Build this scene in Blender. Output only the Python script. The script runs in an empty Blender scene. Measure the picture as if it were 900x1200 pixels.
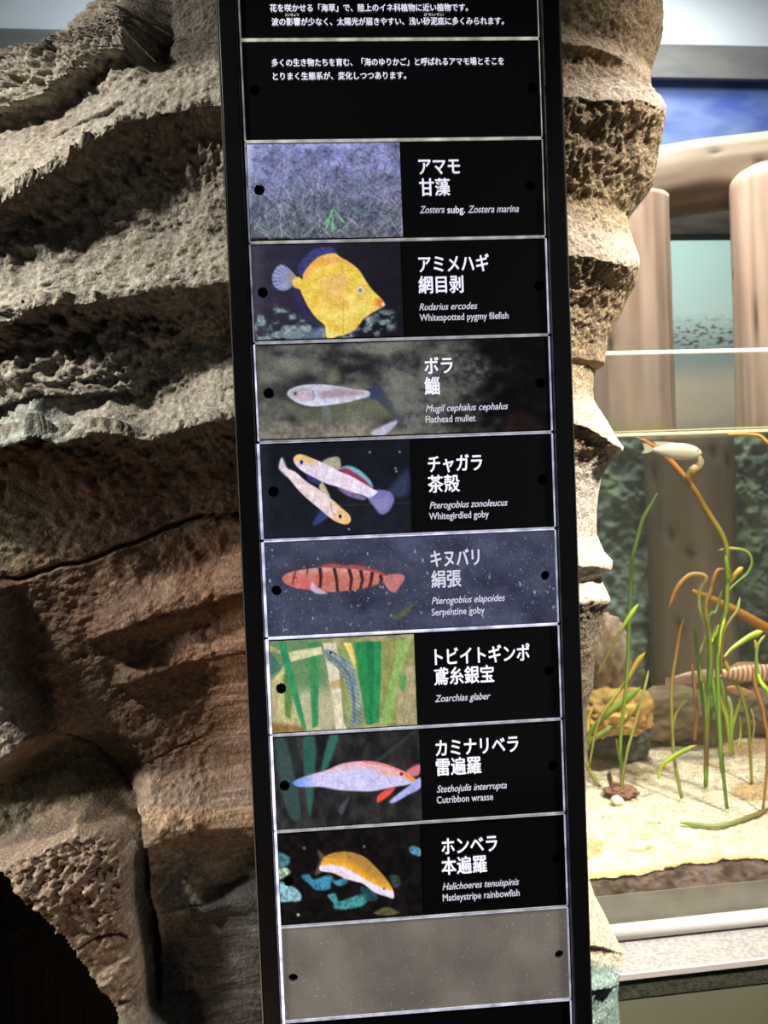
import bpy, bmesh, math, random
import numpy as np
from mathutils import Vector, Matrix

# ------------------------------------------------------------------ camera, world, lights, exposure
scn = bpy.context.scene
COL = scn.collection
F = 950.0
PITCH, YAW, ROLL = math.radians(-1.908), math.radians(3.527), math.radians(-2.266)
CAM = np.array([-0.07652, -0.81586, 0.05115])
ca, sa, cb, sb, cc, sc_ = (math.cos(PITCH), math.sin(PITCH), math.cos(YAW), math.sin(YAW), math.cos(ROLL), math.sin(ROLL))
fwd = np.array([sb*ca, cb*ca, sa]); r0 = np.array([cb, -sb, 0.0]); u0 = np.cross(r0, fwd)
right = cc*r0 + sc_*u0; up = -sc_*r0 + cc*u0
cd = bpy.data.cameras.new('camera'); cam = bpy.data.objects.new('camera', cd); COL.objects.link(cam)
cam.matrix_world = Matrix(((right[0], up[0], -fwd[0], CAM[0]), (right[1], up[1], -fwd[1], CAM[1]),
                           (right[2], up[2], -fwd[2], CAM[2]), (0, 0, 0, 1)))
cd.sensor_fit = 'VERTICAL'; cd.sensor_height = 36.0; cd.sensor_width = 27.0; cd.lens = F*36.0/1200.0
cd.clip_start = 0.02; cd.clip_end = 50
cd.dof.use_dof = True; cd.dof.focus_distance = 0.86; cd.dof.aperture_fstop = 9.0
scn.camera = cam
scn.view_settings.view_transform = 'Standard'; scn.view_settings.look = 'None'
scn.view_settings.exposure = 0.0; scn.view_settings.gamma = 1.0; scn.view_settings.use_curve_mapping = False

world = bpy.data.worlds.new('world'); scn.world = world; world.use_nodes = True
world.node_tree.nodes['Background'].inputs[0].default_value = (0.55, 0.62, 0.72, 1)
world.node_tree.nodes['Background'].inputs[1].default_value = 0.055

def area(name, loc, target, size, power, col, size_y=None, spread=180):
    l = bpy.data.lights.new(name, 'AREA'); l.energy = power; l.color = col; l.size = size
    if size_y: l.shape = 'RECTANGLE'; l.size_y = size_y
    l.spread = math.radians(spread)
    o = bpy.data.objects.new(name, l); COL.objects.link(o); o.location = loc
    o.rotation_euler = (Vector(target)-Vector(loc)).to_track_quat('-Z', 'Y').to_euler()
    return o
LIGHTS = [
    ('ceiling_spot_right', (1.15, -0.45, 1.40), (0.50, 0.30, -0.1), 0.16, 12, (1.0, 0.91, 0.80), None, 44),
    ('ceiling_spot_left', (-1.12, -0.62, 1.08), (-0.40, 0.10, 0.20), 0.09, 4.0, (1.0, 0.95, 0.86), None, 62),
    ('warm_floor_spot', (-0.45, -0.7, -1.15), (-0.30, 0.1, -0.35), 0.12, 0.8, (1.0, 0.66, 0.40), None, 120),
    ('low_side_fill', (-1.25, -0.55, 0.05), (-0.50, 0.02, -0.20), 0.08, 0.8, (1.0, 0.93, 0.84), None, 34),  # added fill, no lamp there; brightens the boulder at the left edge
    ('tank_lamp', (0.66, 0.85, 1.75), (0.66, 0.95, -0.6), 0.9, 46, (1.0, 0.96, 0.88), 0.35, 150),
    ('tank_lamp_back', (0.80, 1.62, 1.80), (0.85, 1.98, 0.2), 0.9, 20, (1.0, 0.97, 0.93), 0.3, 160),
    ('upper_wall_wash', (0.3, 1.35, 1.60), (0.3, 2.15, 1.0), 2.4, 18, (0.86, 0.93, 1.0), 0.25, 170),
]
for a in LIGHTS: area(*a)

# ------------------------------------------------------------------ camera maths
def ray(px, py):
    d = fwd*F + right*(px-450.0) - up*(py-600.0)
    return d/np.linalg.norm(d)
def atp(px, py, y=0.0):
    d = ray(px, py); t = (y-CAM[1])/d[1]; return CAM + d*t
def atz(px, py, z):
    d = ray(px, py); t = (z-CAM[2])/d[2]; return CAM + d*t
TA = math.radians(3.0); TC, TS = math.cos(TA), math.sin(TA)
def att(px, py, v):                       # on the tank plane of local depth v
    d = ray(px, py); n = np.array([-TS, TC, 0.0]); t = (v - CAM@n)/(d@n); return CAM + d*t
def T(u, v, z): return (u*TC - v*TS, u*TS + v*TC, z)
def Tinv(p): return (p[0]*TC + p[1]*TS, -p[0]*TS + p[1]*TC, p[2])
def project(P):
    d = P - CAM; z = d@fwd
    return 450.0 + F*(d@right)/z, 600.0 - F*(d@up)/z

# ------------------------------------------------------------------ noise
_rs = np.random.RandomState(7)
PERM = _rs.permutation(256).astype(np.int64); PERM = np.concatenate([PERM, PERM, PERM])
VAL = _rs.rand(256)*2-1
def vnoise(x, y, z):
    xi, yi, zi = np.floor(x).astype(np.int64), np.floor(y).astype(np.int64), np.floor(z).astype(np.int64)
    fx, fy, fz = x-xi, y-yi, z-zi
    fx = fx*fx*(3-2*fx); fy = fy*fy*(3-2*fy); fz = fz*fz*(3-2*fz)
    def h(a, b, c): return VAL[PERM[PERM[PERM[(xi+a) & 255] + ((yi+b) & 255)] + ((zi+c) & 255)]]
    def L(a, b, t): return a + (b-a)*t
    return L(L(L(h(0,0,0), h(1,0,0), fx), L(h(0,1,0), h(1,1,0), fx), fy),
             L(L(h(0,0,1), h(1,0,1), fx), L(h(0,1,1), h(1,1,1), fx), fy), fz)
def fbm(x, y, z=None, octv=5, gain=0.5):
    if z is None: z = np.zeros_like(x)
    s = 0; a = 1.0; tot = 0
    for i in range(octv):
        s = s + a*vnoise(x+i*17.3, y+i*5.1, z+i*9.7); tot += a; a *= gain; x = x*2.03; y = y*2.03; z = z*2.03
    return s/tot
def worley(x, y):
    xi, yi = np.floor(x).astype(np.int64), np.floor(y).astype(np.int64); best = np.full(x.shape, 9.0)
    for a in (-1, 0, 1):
        for b in (-1, 0, 1):
            h = PERM[PERM[(xi+a) & 255] + ((yi+b) & 255)]
            d = (xi+a+0.5+VAL[h]*0.45-x)**2 + (yi+b+0.5+VAL[(h*7+3) & 255]*0.45-y)**2
            best = np.minimum(best, d)
    return np.sqrt(best)
def sstep(a, b, x):
    t = np.clip((x-a)/(b-a), 0, 1); return t*t*(3-2*t)

# ------------------------------------------------------------------ 2-D painting helpers (also masks for sculpting)
def smooth_poly(pts, n=6):
    P = np.array(pts, float); m = len(P); out = []
    for i in range(m):
        p0, p1, p2, p3 = P[(i-1) % m], P[i], P[(i+1) % m], P[(i+2) % m]
        for k in range(n):
            t = k/n
            out.append(0.5*((2*p1)+(-p0+p2)*t+(2*p0-5*p1+4*p2-p3)*t*t+(-p0+3*p1-3*p2+p3)*t**3))
    return np.array(out)
def sdist(X, Y, pts):                      # signed distance, positive inside
    P = np.array(pts, float); Q = np.roll(P, -1, 0); d = np.full(X.shape, 1e18); ins = np.zeros(X.shape, bool)
    for (ax, ay), (bx, by) in zip(P, Q):
        ex, ey = bx-ax, by-ay; L = ex*ex+ey*ey
        if L < 1e-12: continue
        t = np.clip(((X-ax)*ex+(Y-ay)*ey)/L, 0, 1)
        d = np.minimum(d, (X-ax-t*ex)**2+(Y-ay-t*ey)**2)
        if ay != by:
            c = ((ay > Y) != (by > Y)) & (X < (bx-ax)*(Y-ay)/(by-ay)+ax)
            ins ^= c
    d = np.sqrt(d); return np.where(ins, d, -d)
def poly(X, Y, pts, soft=1.0, smooth=True):
    P = smooth_poly(pts) if smooth else np.array(pts, float)
    m = np.zeros(X.shape); x0, y0 = P.min(0)-soft*2-1; x1, y1 = P.max(0)+soft*2+1
    s = (X > x0) & (X < x1) & (Y > y0) & (Y < y1)
    if s.any(): m[s] = sstep(-soft, soft, sdist(X[s], Y[s], P))
    return m
def stroke(X, Y, pts, w0, w1=None, soft=0.7):
    w1 = w0 if w1 is None else w1
    P = np.array(pts, float); m = np.zeros(X.shape); L = len(P)-1
    for i in range(L):
        (ax, ay), (bx, by) = P[i], P[i+1]; ex, ey = bx-ax, by-ay; l = ex*ex+ey*ey+1e-9
        t = np.clip(((X-ax)*ex+(Y-ay)*ey)/l, 0, 1); d = np.hypot(X-ax-t*ex, Y-ay-t*ey)
        w = (w0+(w1-w0)*(i+t)/L)/2
        m = np.maximum(m, sstep(soft, -soft, d-w))
    return m
def put(img, m, c):
    c = np.array(c, float)/255.0
    if c.ndim == 1: c = c[None, :]
    m = np.asarray(m)[:, None]; return img*(1-m) + c*m
def s2l(c):
    c = np.clip(c, 0, 1); return np.where(c <= 0.04045, c/12.92, ((c+0.055)/1.055)**2.4)
def C(r, g, b): return tuple(float(v) for v in s2l(np.array([r, g, b])/255.0)) + (1.0,)

# ------------------------------------------------------------------ object helpers
def link(o, parent=None):
    COL.objects.link(o)
    if parent is not None:
        o.parent = parent
        o.matrix_parent_inverse = parent.matrix_world.inverted() if parent.matrix_world != Matrix() else Matrix()
    return o
def tag(o, label=None, cat=None, group=None, kind=None):
    if label: o['label'] = label
    if cat: o['category'] = cat
    if group: o['group'] = group
    if kind: o['kind'] = kind
    return o
def empty(name, loc, label, cat, group=None):
    o = bpy.data.objects.new(name, None); COL.objects.link(o); o.location = loc; o.empty_display_size = 0.02
    o.matrix_world = Matrix.Translation(Vector(loc))
    return tag(o, label, cat, group)
def from_bm(name, bm, m, parent=None, smooth=False):
    me = bpy.data.meshes.new(name); bm.to_mesh(me); bm.free()
    me.materials.append(m)
    if smooth: me.polygons.foreach_set('use_smooth', [True]*len(me.polygons))
    return link(bpy.data.objects.new(name, me), parent)
def from_arrays(name, V, Q, m, parent=None, smooth=True, col=None):
    V = np.asarray(V, np.float32); Q = np.asarray(Q, np.int32); me = bpy.data.meshes.new(name)
    me.vertices.add(len(V)); me.vertices.foreach_set('co', V.ravel())
    k = Q.shape[1]; me.loops.add(Q.size); me.loops.foreach_set('vertex_index', Q.ravel())
    me.polygons.add(len(Q)); me.polygons.foreach_set('loop_start', np.arange(len(Q), dtype=np.int32)*k)
    me.polygons.foreach_set('loop_total', np.full(len(Q), k, np.int32))
    me.update(calc_edges=True)
    if smooth: me.polygons.foreach_set('use_smooth', np.ones(len(Q), bool))
    if col is not None:
        a = me.color_attributes.new('Col', 'FLOAT_COLOR', 'POINT')
        a.data.foreach_set('color', np.concatenate([col, np.ones((len(col), 1))], 1).astype(np.float32).ravel())
    me.materials.append(m); return link(bpy.data.objects.new(name, me), parent)
def grid_quads(nr, nc, mask=None):
    i = np.arange(nr-1)[:, None]*nc + np.arange(nc-1)[None, :]
    q = np.stack([i, i+1, i+nc+1, i+nc], -1).reshape(-1, 4)
    return q if mask is None else q[mask.ravel()]
def box_bm(x0, x1, y0, y1, z0, z1, bev=0.0, bm=None, tank=False):
    b = bmesh.new(); r = bmesh.ops.create_cube(b, size=1.0)
    for v in b.verts:
        v.co = Vector((x0+(v.co.x+.5)*(x1-x0), y0+(v.co.y+.5)*(y1-y0), z0+(v.co.z+.5)*(z1-z0)))
    if bev: bmesh.ops.bevel(b, geom=b.edges[:], offset=bev, segments=2, affect='EDGES', profile=0.5)
    if tank:
        for v in b.verts: v.co = Vector(T(*v.co))
    if bm is not None:
        me = bpy.data.meshes.new('t'); b.to_mesh(me); b.free(); bm.from_mesh(me); bpy.data.meshes.remove(me); return bm
    return b
def tube(P, R, n=10, closed_ends=True, squash=None, col=None):
    P = np.array(P, float); R = np.broadcast_to(R, (len(P),)) if np.ndim(R) == 0 else np.array(R)
    V = []; Tn = np.gradient(P, axis=0); Tn /= np.linalg.norm(Tn, axis=1)[:, None]+1e-12
    ref = np.array([0, 1.0, 0]) if squash is None else np.array([TS, -TC, 0])
    for p, t, r in zip(P, Tn, R):
        a = np.cross(t, ref); a /= np.linalg.norm(a)+1e-12; b = np.cross(a, t)
        for k in range(n):
            th = 2*math.pi*k/n; V.append(p + r*(a*math.cos(th) + b*math.sin(th)*(squash or 1)))
    m = len(P); Q = []
    for i in range(m-1):
        for k in range(n): Q.append((i*n+k, i*n+(k+1) % n, (i+1)*n+(k+1) % n, (i+1)*n+k))
    V = np.array(V)
    if closed_ends:
        V = np.concatenate([V, P[:1], P[-1:]]); a, b = m*n, m*n+1
        for k in range(n): Q.append((a, (k+1) % n, k, a)); Q.append((b, (m-1)*n+k, (m-1)*n+(k+1) % n, b))
    return V, Q
def from_faces(name, V, Fc, m, parent=None, smooth=True, col=None):
    me = bpy.data.meshes.new(name); me.from_pydata([tuple(v) for v in V], [], [tuple(dict.fromkeys(f)) for f in Fc]); me.update()
    if smooth: me.polygons.foreach_set('use_smooth', [True]*len(me.polygons))
    if col is not None:
        a = me.color_attributes.new('Col', 'FLOAT_COLOR', 'POINT')
        a.data.foreach_set('color', np.concatenate([col, np.ones((len(col), 1))], 1).astype(np.float32).ravel())
    me.materials.append(m); return link(bpy.data.objects.new(name, me), parent)
def resample(pts, n):
    P = np.array(pts, float)
    if len(P) == 2: P = np.array([P[0], (P[0]+P[1])/2, P[1]])
    Pe = np.concatenate([[2*P[0]-P[1]], P, [2*P[-1]-P[-2]]]); out = []
    m = len(P)-1
    for j in range(n):
        g = j/(n-1)*m; i = min(int(g), m-1); t = g-i; p0, p1, p2, p3 = Pe[i:i+4]
        out.append(0.5*((2*p1)+(-p0+p2)*t+(2*p0-5*p1+4*p2-p3)*t*t+(-p0+3*p1-3*p2+p3)*t**3))
    return np.array(out)

# ------------------------------------------------------------------ materials
def mat(name, col=(0.5,0.5,0.5,1), rough=0.5, metal=0.0, emis=None, estr=0.0, spec=0.5, coat=0.0):
    m = bpy.data.materials.new(name); m.use_nodes = True; b = m.node_tree.nodes['Principled BSDF']
    b.inputs['Base Color'].default_value = col; b.inputs['Roughness'].default_value = rough
    b.inputs['Metallic'].default_value = metal; b.inputs['Specular IOR Level'].default_value = spec
    b.inputs['Coat Weight'].default_value = coat
    if emis: b.inputs['Emission Color'].default_value = emis; b.inputs['Emission Strength'].default_value = estr
    return m
def nd(m, t, **kw):
    n = m.node_tree.nodes.new(t)
    for k, v in kw.items():
        if k in n.inputs: n.inputs[k].default_value = v
        else: setattr(n, k, v)
    return n
def lk(m, a, b): m.node_tree.links.new(a, b)
def ramp(m, stops, fac):
    r = nd(m, 'ShaderNodeValToRGB'); e = r.color_ramp.elements
    e[0].position, e[0].color = stops[0]; e[1].position, e[1].color = stops[-1]
    for p, c in stops[1:-1]: x = e.new(p); x.color = c
    lk(m, fac, r.inputs[0]); return r
def noisy(name, stops, scale=8.0, rough=0.8, bump=0.0, bscale=60.0, stretch=(1,1,1), detail=6, spec=0.3, bdist=0.002):
    m = mat(name, rough=rough, spec=spec); b = m.node_tree.nodes['Principled BSDF']
    tc = nd(m, 'ShaderNodeTexCoord'); mp = nd(m, 'ShaderNodeMapping'); mp.inputs['Scale'].default_value = stretch
    lk(m, tc.outputs['Object'], mp.inputs[0])
    n = nd(m, 'ShaderNodeTexNoise', Scale=scale, Detail=detail); lk(m, mp.outputs[0], n.inputs['Vector'])
    r = ramp(m, stops, n.outputs[0]); lk(m, r.outputs[0], b.inputs['Base Color'])
    if bump:
        n2 = nd(m, 'ShaderNodeTexNoise', Scale=bscale, Detail=5.0); lk(m, mp.outputs[0], n2.inputs['Vector'])
        bp = nd(m, 'ShaderNodeBump', Strength=bump, Distance=bdist); lk(m, n2.outputs[0], bp.inputs['Height'])
        lk(m, bp.outputs[0], b.inputs['Normal'])
    return m
def vcmat(name, rough=0.6, emit=0.0, diff=1.0, bump=0.0, bscale=200.0, spec=0.4, trans=0.0, coat=0.0, bdist=0.001, speck=0.0):
    m = mat(name, rough=rough, spec=spec, coat=coat); b = m.node_tree.nodes['Principled BSDF']
    a = nd(m, 'ShaderNodeAttribute', attribute_name='Col'); src = a.outputs['Color']
    if speck:
        tc = nd(m, 'ShaderNodeTexCoord')
        n = nd(m, 'ShaderNodeTexNoise', Scale=bscale*0.6, Detail=4.0); lk(m, tc.outputs['Object'], n.inputs['Vector'])
        r = ramp(m, [(0.3, (1-speck,)*3+(1,)), (0.55, (1,1,1,1)), (0.75, (1+speck,)*3+(1,))], n.outputs[0])
        mx = nd(m, 'ShaderNodeMix', data_type='RGBA', blend_type='MULTIPLY'); mx.inputs[0].default_value = 1
        lk(m, src, mx.inputs[6]); lk(m, r.outputs[0], mx.inputs[7]); src = mx.outputs[2]
    if diff < 1:
        mx = nd(m, 'ShaderNodeMix', data_type='RGBA', blend_type='MULTIPLY'); mx.inputs[0].default_value = 1
        lk(m, src, mx.inputs[6]); mx.inputs[7].default_value = (diff,)*3+(1,)
        lk(m, mx.outputs[2], b.inputs['Base Color'])
    else: lk(m, src, b.inputs['Base Color'])
    if emit: lk(m, src, b.inputs['Emission Color']); b.inputs['Emission Strength'].default_value = emit
    if bump:
        tc2 = nd(m, 'ShaderNodeTexCoord')
        n2 = nd(m, 'ShaderNodeTexNoise', Scale=bscale, Detail=6.0); lk(m, tc2.outputs['Object'], n2.inputs['Vector'])
        bp = nd(m, 'ShaderNodeBump', Strength=bump, Distance=bdist); lk(m, n2.outputs[0], bp.inputs['Height'])
        lk(m, bp.outputs[0], b.inputs['Normal'])
    if trans:
        tr = nd(m, 'ShaderNodeBsdfTranslucent'); lk(m, src, tr.inputs[0]); ms = nd(m, 'ShaderNodeMixShader'); ms.inputs[0].default_value = trans
        lk(m, b.outputs[0], ms.inputs[1]); lk(m, tr.outputs[0], ms.inputs[2])
        lk(m, ms.outputs[0], m.node_tree.nodes['Material Output'].inputs[0])
    return m

# ------------------------------------------------------------------ the setting
ZF = -1.25
def struct(name, bm, m, smooth=False):
    o = from_bm(name, bm, m, None, smooth); o['kind'] = 'structure'; return o
m_floor = noisy('dark_floor', [(0.3, (0.004,0.004,0.004,1)), (0.7, (0.009,0.009,0.008,1))], 5, 0.45)
struct('floor', box_bm(-3.0, 3.2, -2.6, 2.4, ZF-0.05, ZF), m_floor)
m_ceil = mat('painted_ceiling', (0.35, 0.37, 0.38, 1), 0.9)
struct('ceiling', box_bm(-3.0, 3.2, -2.6, 2.4, 1.95, 2.0), m_ceil)
m_dark = mat('dark_side_wall', (0.03, 0.028, 0.026, 1), 0.8)
struct('wall_left', box_bm(-3.05, -3.0, -2.6, 2.4, ZF, 1.95), m_dark)

WV = 2.05                                   # back wall depth (tank frame)
zb_top = att(860, 53, WV-0.06)[2]; zb_bot = att(860, 92, WV-0.06)[2]
def mural():
    m = mat('painted_seaside_mural', rough=0.85, spec=0.2); b = m.node_tree.nodes['Principled BSDF']
    tc = nd(m, 'ShaderNodeTexCoord'); sx = nd(m, 'ShaderNodeSeparateXYZ'); lk(m, tc.outputs['Object'], sx.inputs[0])
    zr = nd(m, 'ShaderNodeMapRange'); zr.inputs[1].default_value = 0.05; zr.inputs[2].default_value = 1.6; lk(m, sx.outputs[2], zr.inputs[0])
    nz = nd(m, 'ShaderNodeTexNoise', Scale=3.0, Detail=4.0); lk(m, tc.outputs['Object'], nz.inputs['Vector'])
    ad = nd(m, 'ShaderNodeMath', operation='MULTIPLY_ADD'); ad.inputs[1].default_value = 0.055; lk(m, nz.outputs[0], ad.inputs[0])
    sb_ = nd(m, 'ShaderNodeMath', operation='SUBTRACT'); sb_.inputs[1].default_value = 0.05; lk(m, zr.outputs[0], sb_.inputs[0]); lk(m, sb_.outputs[0], ad.inputs[2])
    r = ramp(m, [(0.0, (0.42,0.40,0.27,1)), (0.12, (0.90,0.74,0.54,1)), (0.18, (0.90,0.76,0.60,1)), (0.24, (0.36,0.46,0.42,1)), (0.50, (0.28,0.42,0.39,1)), (0.60, (0.24,0.34,0.28,1)),
                 (0.70, (0.10,0.17,0.36,1)), (0.84, (0.06,0.11,0.36,1)), (0.98, (0.11,0.19,0.44,1))], ad.outputs[0])
    mp = nd(m, 'ShaderNodeMapping'); mp.inputs['Scale'].default_value = (1.6, 1.6, 4.0); lk(m, tc.outputs['Object'], mp.inputs[0])
    cl = nd(m, 'ShaderNodeTexNoise', Scale=2.2, Detail=5.0); cl.inputs['Roughness'].default_value = 0.5; lk(m, mp.outputs[0], cl.inputs['Vector'])
    cr = ramp(m, [(0.42, (0,0,0,1)), (0.75, (0.6,)*3+(1,))], cl.outputs[0])
    cz = ramp(m, [(0.55, (0,0,0,1)), (0.70, (1,1,1,1))], zr.outputs[0]); cm = nd(m, 'ShaderNodeMath', operation='MULTIPLY'); lk(m, cr.outputs[0], cm.inputs[0]); lk(m, cz.outputs[0], cm.inputs[1])
    mx = nd(m, 'ShaderNodeMix', data_type='RGBA'); lk(m, cm.outputs[0], mx.inputs[0]); lk(m, r.outputs[0], mx.inputs[6]); mx.inputs[7].default_value = (0.36,0.44,0.62,1)
    # brown painted weed marks low on the mural
    mk = nd(m, 'ShaderNodeTexNoise', Scale=26.0, Detail=5.0); lk(m, mp.outputs[0], mk.inputs['Vector'])
    band = ramp(m, [(0.28, (0,0,0,1)), (0.31, (1,1,1,1)), (0.34, (1,1,1,1)), (0.38, (0,0,0,1))], zr.outputs[0])
    mr = ramp(m, [(0.50, (0,0,0,1)), (0.60, (1,1,1,1))], mk.outputs[0])
    mm = nd(m, 'ShaderNodeMath', operation='MULTIPLY'); lk(m, band.outputs[0], mm.inputs[0]); lk(m, mr.outputs[0], mm.inputs[1])
    mx2 = nd(m, 'ShaderNodeMix', data_type='RGBA'); lk(m, mm.outputs[0], mx2.inputs[0]); lk(m, mx.outputs[2], mx2.inputs[6]); mx2.inputs[7].default_value = (0.09,0.075,0.05,1)
    lk(m, mx2.outputs[2], b.inputs['Base Color']); return m
struct('wall_back', box_bm(-3.0, 3.0, WV, WV+0.05, ZF, zb_bot+0.02, tank=True), mural())
m_pale = mat('pale_upper_wall', (0.52, 0.57, 0.60, 1), 0.85)
struct('wall_back_upper', box_bm(-3.0, 3.0, WV-0.04, WV+0.05, zb_bot+0.0205, 1.94, tank=True), m_pale)
m_beam = noisy('grey_painted_beam', [(0.3, (0.10,0.105,0.10,1)), (0.7, (0.15,0.15,0.14,1))], 6, 0.7, stretch=(1,1,4))
struct('trim_1', box_bm(-3.0, 3.0, WV-0.06, WV-0.041, zb_bot, zb_top, 0.002, tank=True), m_beam)

# ------------------------------------------------------------------ the rock column
def build_rock():
    YB, D = 0.085, 0.20
    ys = YB+D*0.85
    xr_pts = [(768,-80),(768,0),(771,15),(770,60),(762,84),(756,100),(752,125),(765,150),(767,190),(762,225),(742,250),(732,265),(736,290),(741,316),
              (739,340),(727,370),(711,400),(708,430),(697,436),(692,470),(706,502),(721,527),(713,540),(704,560),(699,600),(699,625),(706,645),(714,655),
              (712,665),(703,672),(709,690),(712,700),(706,715),(701,750),(697,770),(696,800),(689,820),(687,860),(686,1000),(689,1020),(699,1050),(709,1070),(721,1095),
              (730,1115),(722,1125),(724,1150),(721,1165),(728,1200),(735,1290)]
    xl_pts = [(185,-80),(147,0),(138,28),(106,46),(76,68),(66,82),(52,94),(-10,110),(-95,130),(-110,300),(-130,560),(-260,680),(-260,1290)]
    R = np.array([atp(x, y, ys)[[0, 2]] for x, y in xr_pts]); Lp = np.array([atp(x, y, ys)[[0, 2]] for x, y in xl_pts])
    zt = atp(450, -70, 0.1)[2]; zbm = atp(450, 1275, 0.1)[2]
    zz = np.concatenate([[1.94, 1.5, 1.15, 0.9], np.linspace(zt, zbm, 900), [-0.75, -0.95, ZF]]); NR = len(zz)
    xr = np.interp(-zz, -R[:, 1], R[:, 0]); xl = np.interp(-zz, -Lp[:, 1], Lp[:, 0])
    # column samples: dense where the board does not hide the rock
    fi = np.linspace(-1.95, 1.95, 4000)
    fx = np.sign(np.sin(fi))*np.abs(np.sin(fi))**0.8; fy = 1-np.sign(np.cos(fi))*np.abs(np.cos(fi))**0.8
    sx_ = -0.16+0.49*fx; w = np.hypot(np.gradient(sx_), np.gradient(0.2*fy))
    dens = np.where((sx_ > -0.12) & (sx_ < 0.14), 0.10, 1.0)*np.where(np.abs(fi) > 1.75, 0.3, 1.0); dens = np.where(sx_ > 0.14, dens*1.3, dens)
    cum = np.cumsum(w*dens); cum = (cum-cum[0])/(cum[-1]-cum[0]); NC = 700
    ph = np.interp(np.linspace(0, 1, NC), cum, fi)
    fx = np.sign(np.sin(ph))*np.abs(np.sin(ph))**0.8; fy = 1-np.sign(np.cos(ph))*np.abs(np.cos(ph))**0.8
    mid = (xl+xr)[:, None]/2; half = (xr-xl)[:, None]/2
    X = mid + half*fx[None, :]; Yd = YB + D*np.broadcast_to(fy[None, :], X.shape); Z = np.broadcast_to(zz[:, None], X.shape).copy()
    # z compensation towards the edges so silhouettes keep their height
    shp = X.shape; Xf, Yf, Zf = X.ravel(), Yd.ravel(), Z.ravel()
    nx = np.broadcast_to(np.sin(ph)[None, :], shp).ravel(); ny = -np.broadcast_to(np.cos(ph)[None, :], shp).ravel()
    hs = np.zeros_like(Xf); edge0 = sstep(0.0, 0.8, -ny)
    for it in range(4):                    # follow the features where the relief really ends up
        hp = hs*(0.08+0.92*edge0)
        px, py = project(np.stack([Xf+nx*hp, Yf+ny*hp, Zf], 1))
        qx = px + 5*fbm(px/40, py/40, octv=3); qy = py + 7*fbm(px/34+9, py/34, octv=4)
        wl = sstep(520, 420, px); wr = 1-wl
        h = np.zeros_like(px); under = np.zeros_like(px); lip = np.zeros_like(px)
        def ledge(pts, L, Dn, A, side, xlim=None, sharp=0.16):
            nonlocal h, under, lip
            P = np.array(pts, float); tip = np.interp(qx, P[:, 0], P[:, 1]); d = qy-tip
            a = A*side
            if xlim is not None: a = a*sstep(xlim[0]-xlim[2], xlim[0], qx)*sstep(xlim[1]+xlim[2], xlim[1], qx)
            upz = sstep(-L, 0, d)
            dn = (1-sstep(0, sharp*Dn, d)*0.55)*(1-0.45/0.45*0.45*sstep(0, Dn, d)) - 0.45*0.55*sstep(0, Dn, d)
            dn = np.clip(1-0.55*sstep(0, sharp*Dn, d)-0.45*sstep(0, Dn, d), 0, 1)
            h = h + a*np.where(d < 0, upz, dn)
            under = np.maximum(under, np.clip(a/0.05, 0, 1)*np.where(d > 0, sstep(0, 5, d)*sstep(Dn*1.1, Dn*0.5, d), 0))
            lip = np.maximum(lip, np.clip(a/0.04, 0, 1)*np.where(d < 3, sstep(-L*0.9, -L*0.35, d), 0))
        # left side
        ledge([(-120,165),(0,146),(30,140),(65,122),(100,92),(150,62),(168,20),(172,-60)], 90, 14, .030, wl, (-200,165,14))
        ledge([(-120,320),(0,272),(60,236),(100,200),(150,150),(200,138),(300,122)], 115, 90, .042, wl, None, .4)
        ledge([(-120,430),(0,410),(60,372),(110,365),(180,350),(300,325)], 105, 70, .036, wl, None, .4)
        ledge([(-120,500),(0,485),(60,470),(120,462),(160,460),(200,430),(300,420)], 80, 22, .026, wl, (-200,150,40), .5)
        ledge([(-120,560),(0,540),(60,512),(90,524),(130,512),(180,520),(250,492),(300,485)], 62, 70, .050, wl, None, .3)
        ledge([(90,760),(130,742),(170,727),(300,692)], 60, 24, .022, wl, (130,400,30))
        ledge([(110,808),(150,800),(220,772),(300,762)], 34, 22, .015, wl, (150,400,20))
        ledge([(150,992),(200,976),(300,968)], 90, 20, .030, wl, (165,400,8))
        ledge([(170,1064),(230,1062),(260,1080)], 60, 30, .014, wl, (178,235,14))
        # right side
        ledge([(650,50),(700,62),(735,78),(765,98)], 24, 50, .018, wr, None, .3)
        ledge([(650,117),(700,121),(735,122),(765,132)], 44, 170, .032, wr, None, .3)
        ledge([(650,296),(700,304),(742,317)], 70, 120, .026, wr, None, .3)
        ledge([(650,490),(680,500),(700,512),(721,529)], 70, 50, .028, wr, None, .3)
        ledge([(650,662),(690,664),(715,667)], 50, 14, .016, wr)
        ledge([(650,700),(690,704),(715,705)], 24, 80, .016, wr)
        ledge([(650,1100),(690,1108),(732,1118)], 70, 14, .016, wr)
        ledge([(650,1165),(690,1158),(732,1150)], 22, 12, .010, wr)
        h = h + 0.085*wl*sstep(285, -60, px)*sstep(60, 300, py)
        # blocks, hollow, cave
        def blob(pts, A, soft, noise=0): 
            nonlocal h
            s = (qx > min(p[0] for p in pts)-soft*3) & (qx < max(p[0] for p in pts)+soft*3) & (qy > min(p[1] for p in pts)-soft*3) & (qy < max(p[1] for p in pts)+soft*3)
            k = np.zeros_like(h); k[s] = sstep(-soft, soft, sdist(qx[s], qy[s], smooth_poly(pts, 4))); h = h + A*k*wl; return k
        blob([(-100,670),(5,684),(24,700),(36,760),(52,820),(70,850),(40,878),(10,905),(-100,930)], .050, 12)
        blob([(-100,905),(20,890),(70,865),(150,880),(160,930),(100,940),(50,965),(10,985),(-100,1000)], -.035, 16)
        blob([(10,1000),(28,975),(70,962),(98,958),(112,935),(150,945),(158,990),(163,1060),(172,1100),(176,1170),(200,1290),(120,1290),(60,1100)], .048, 8)
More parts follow.
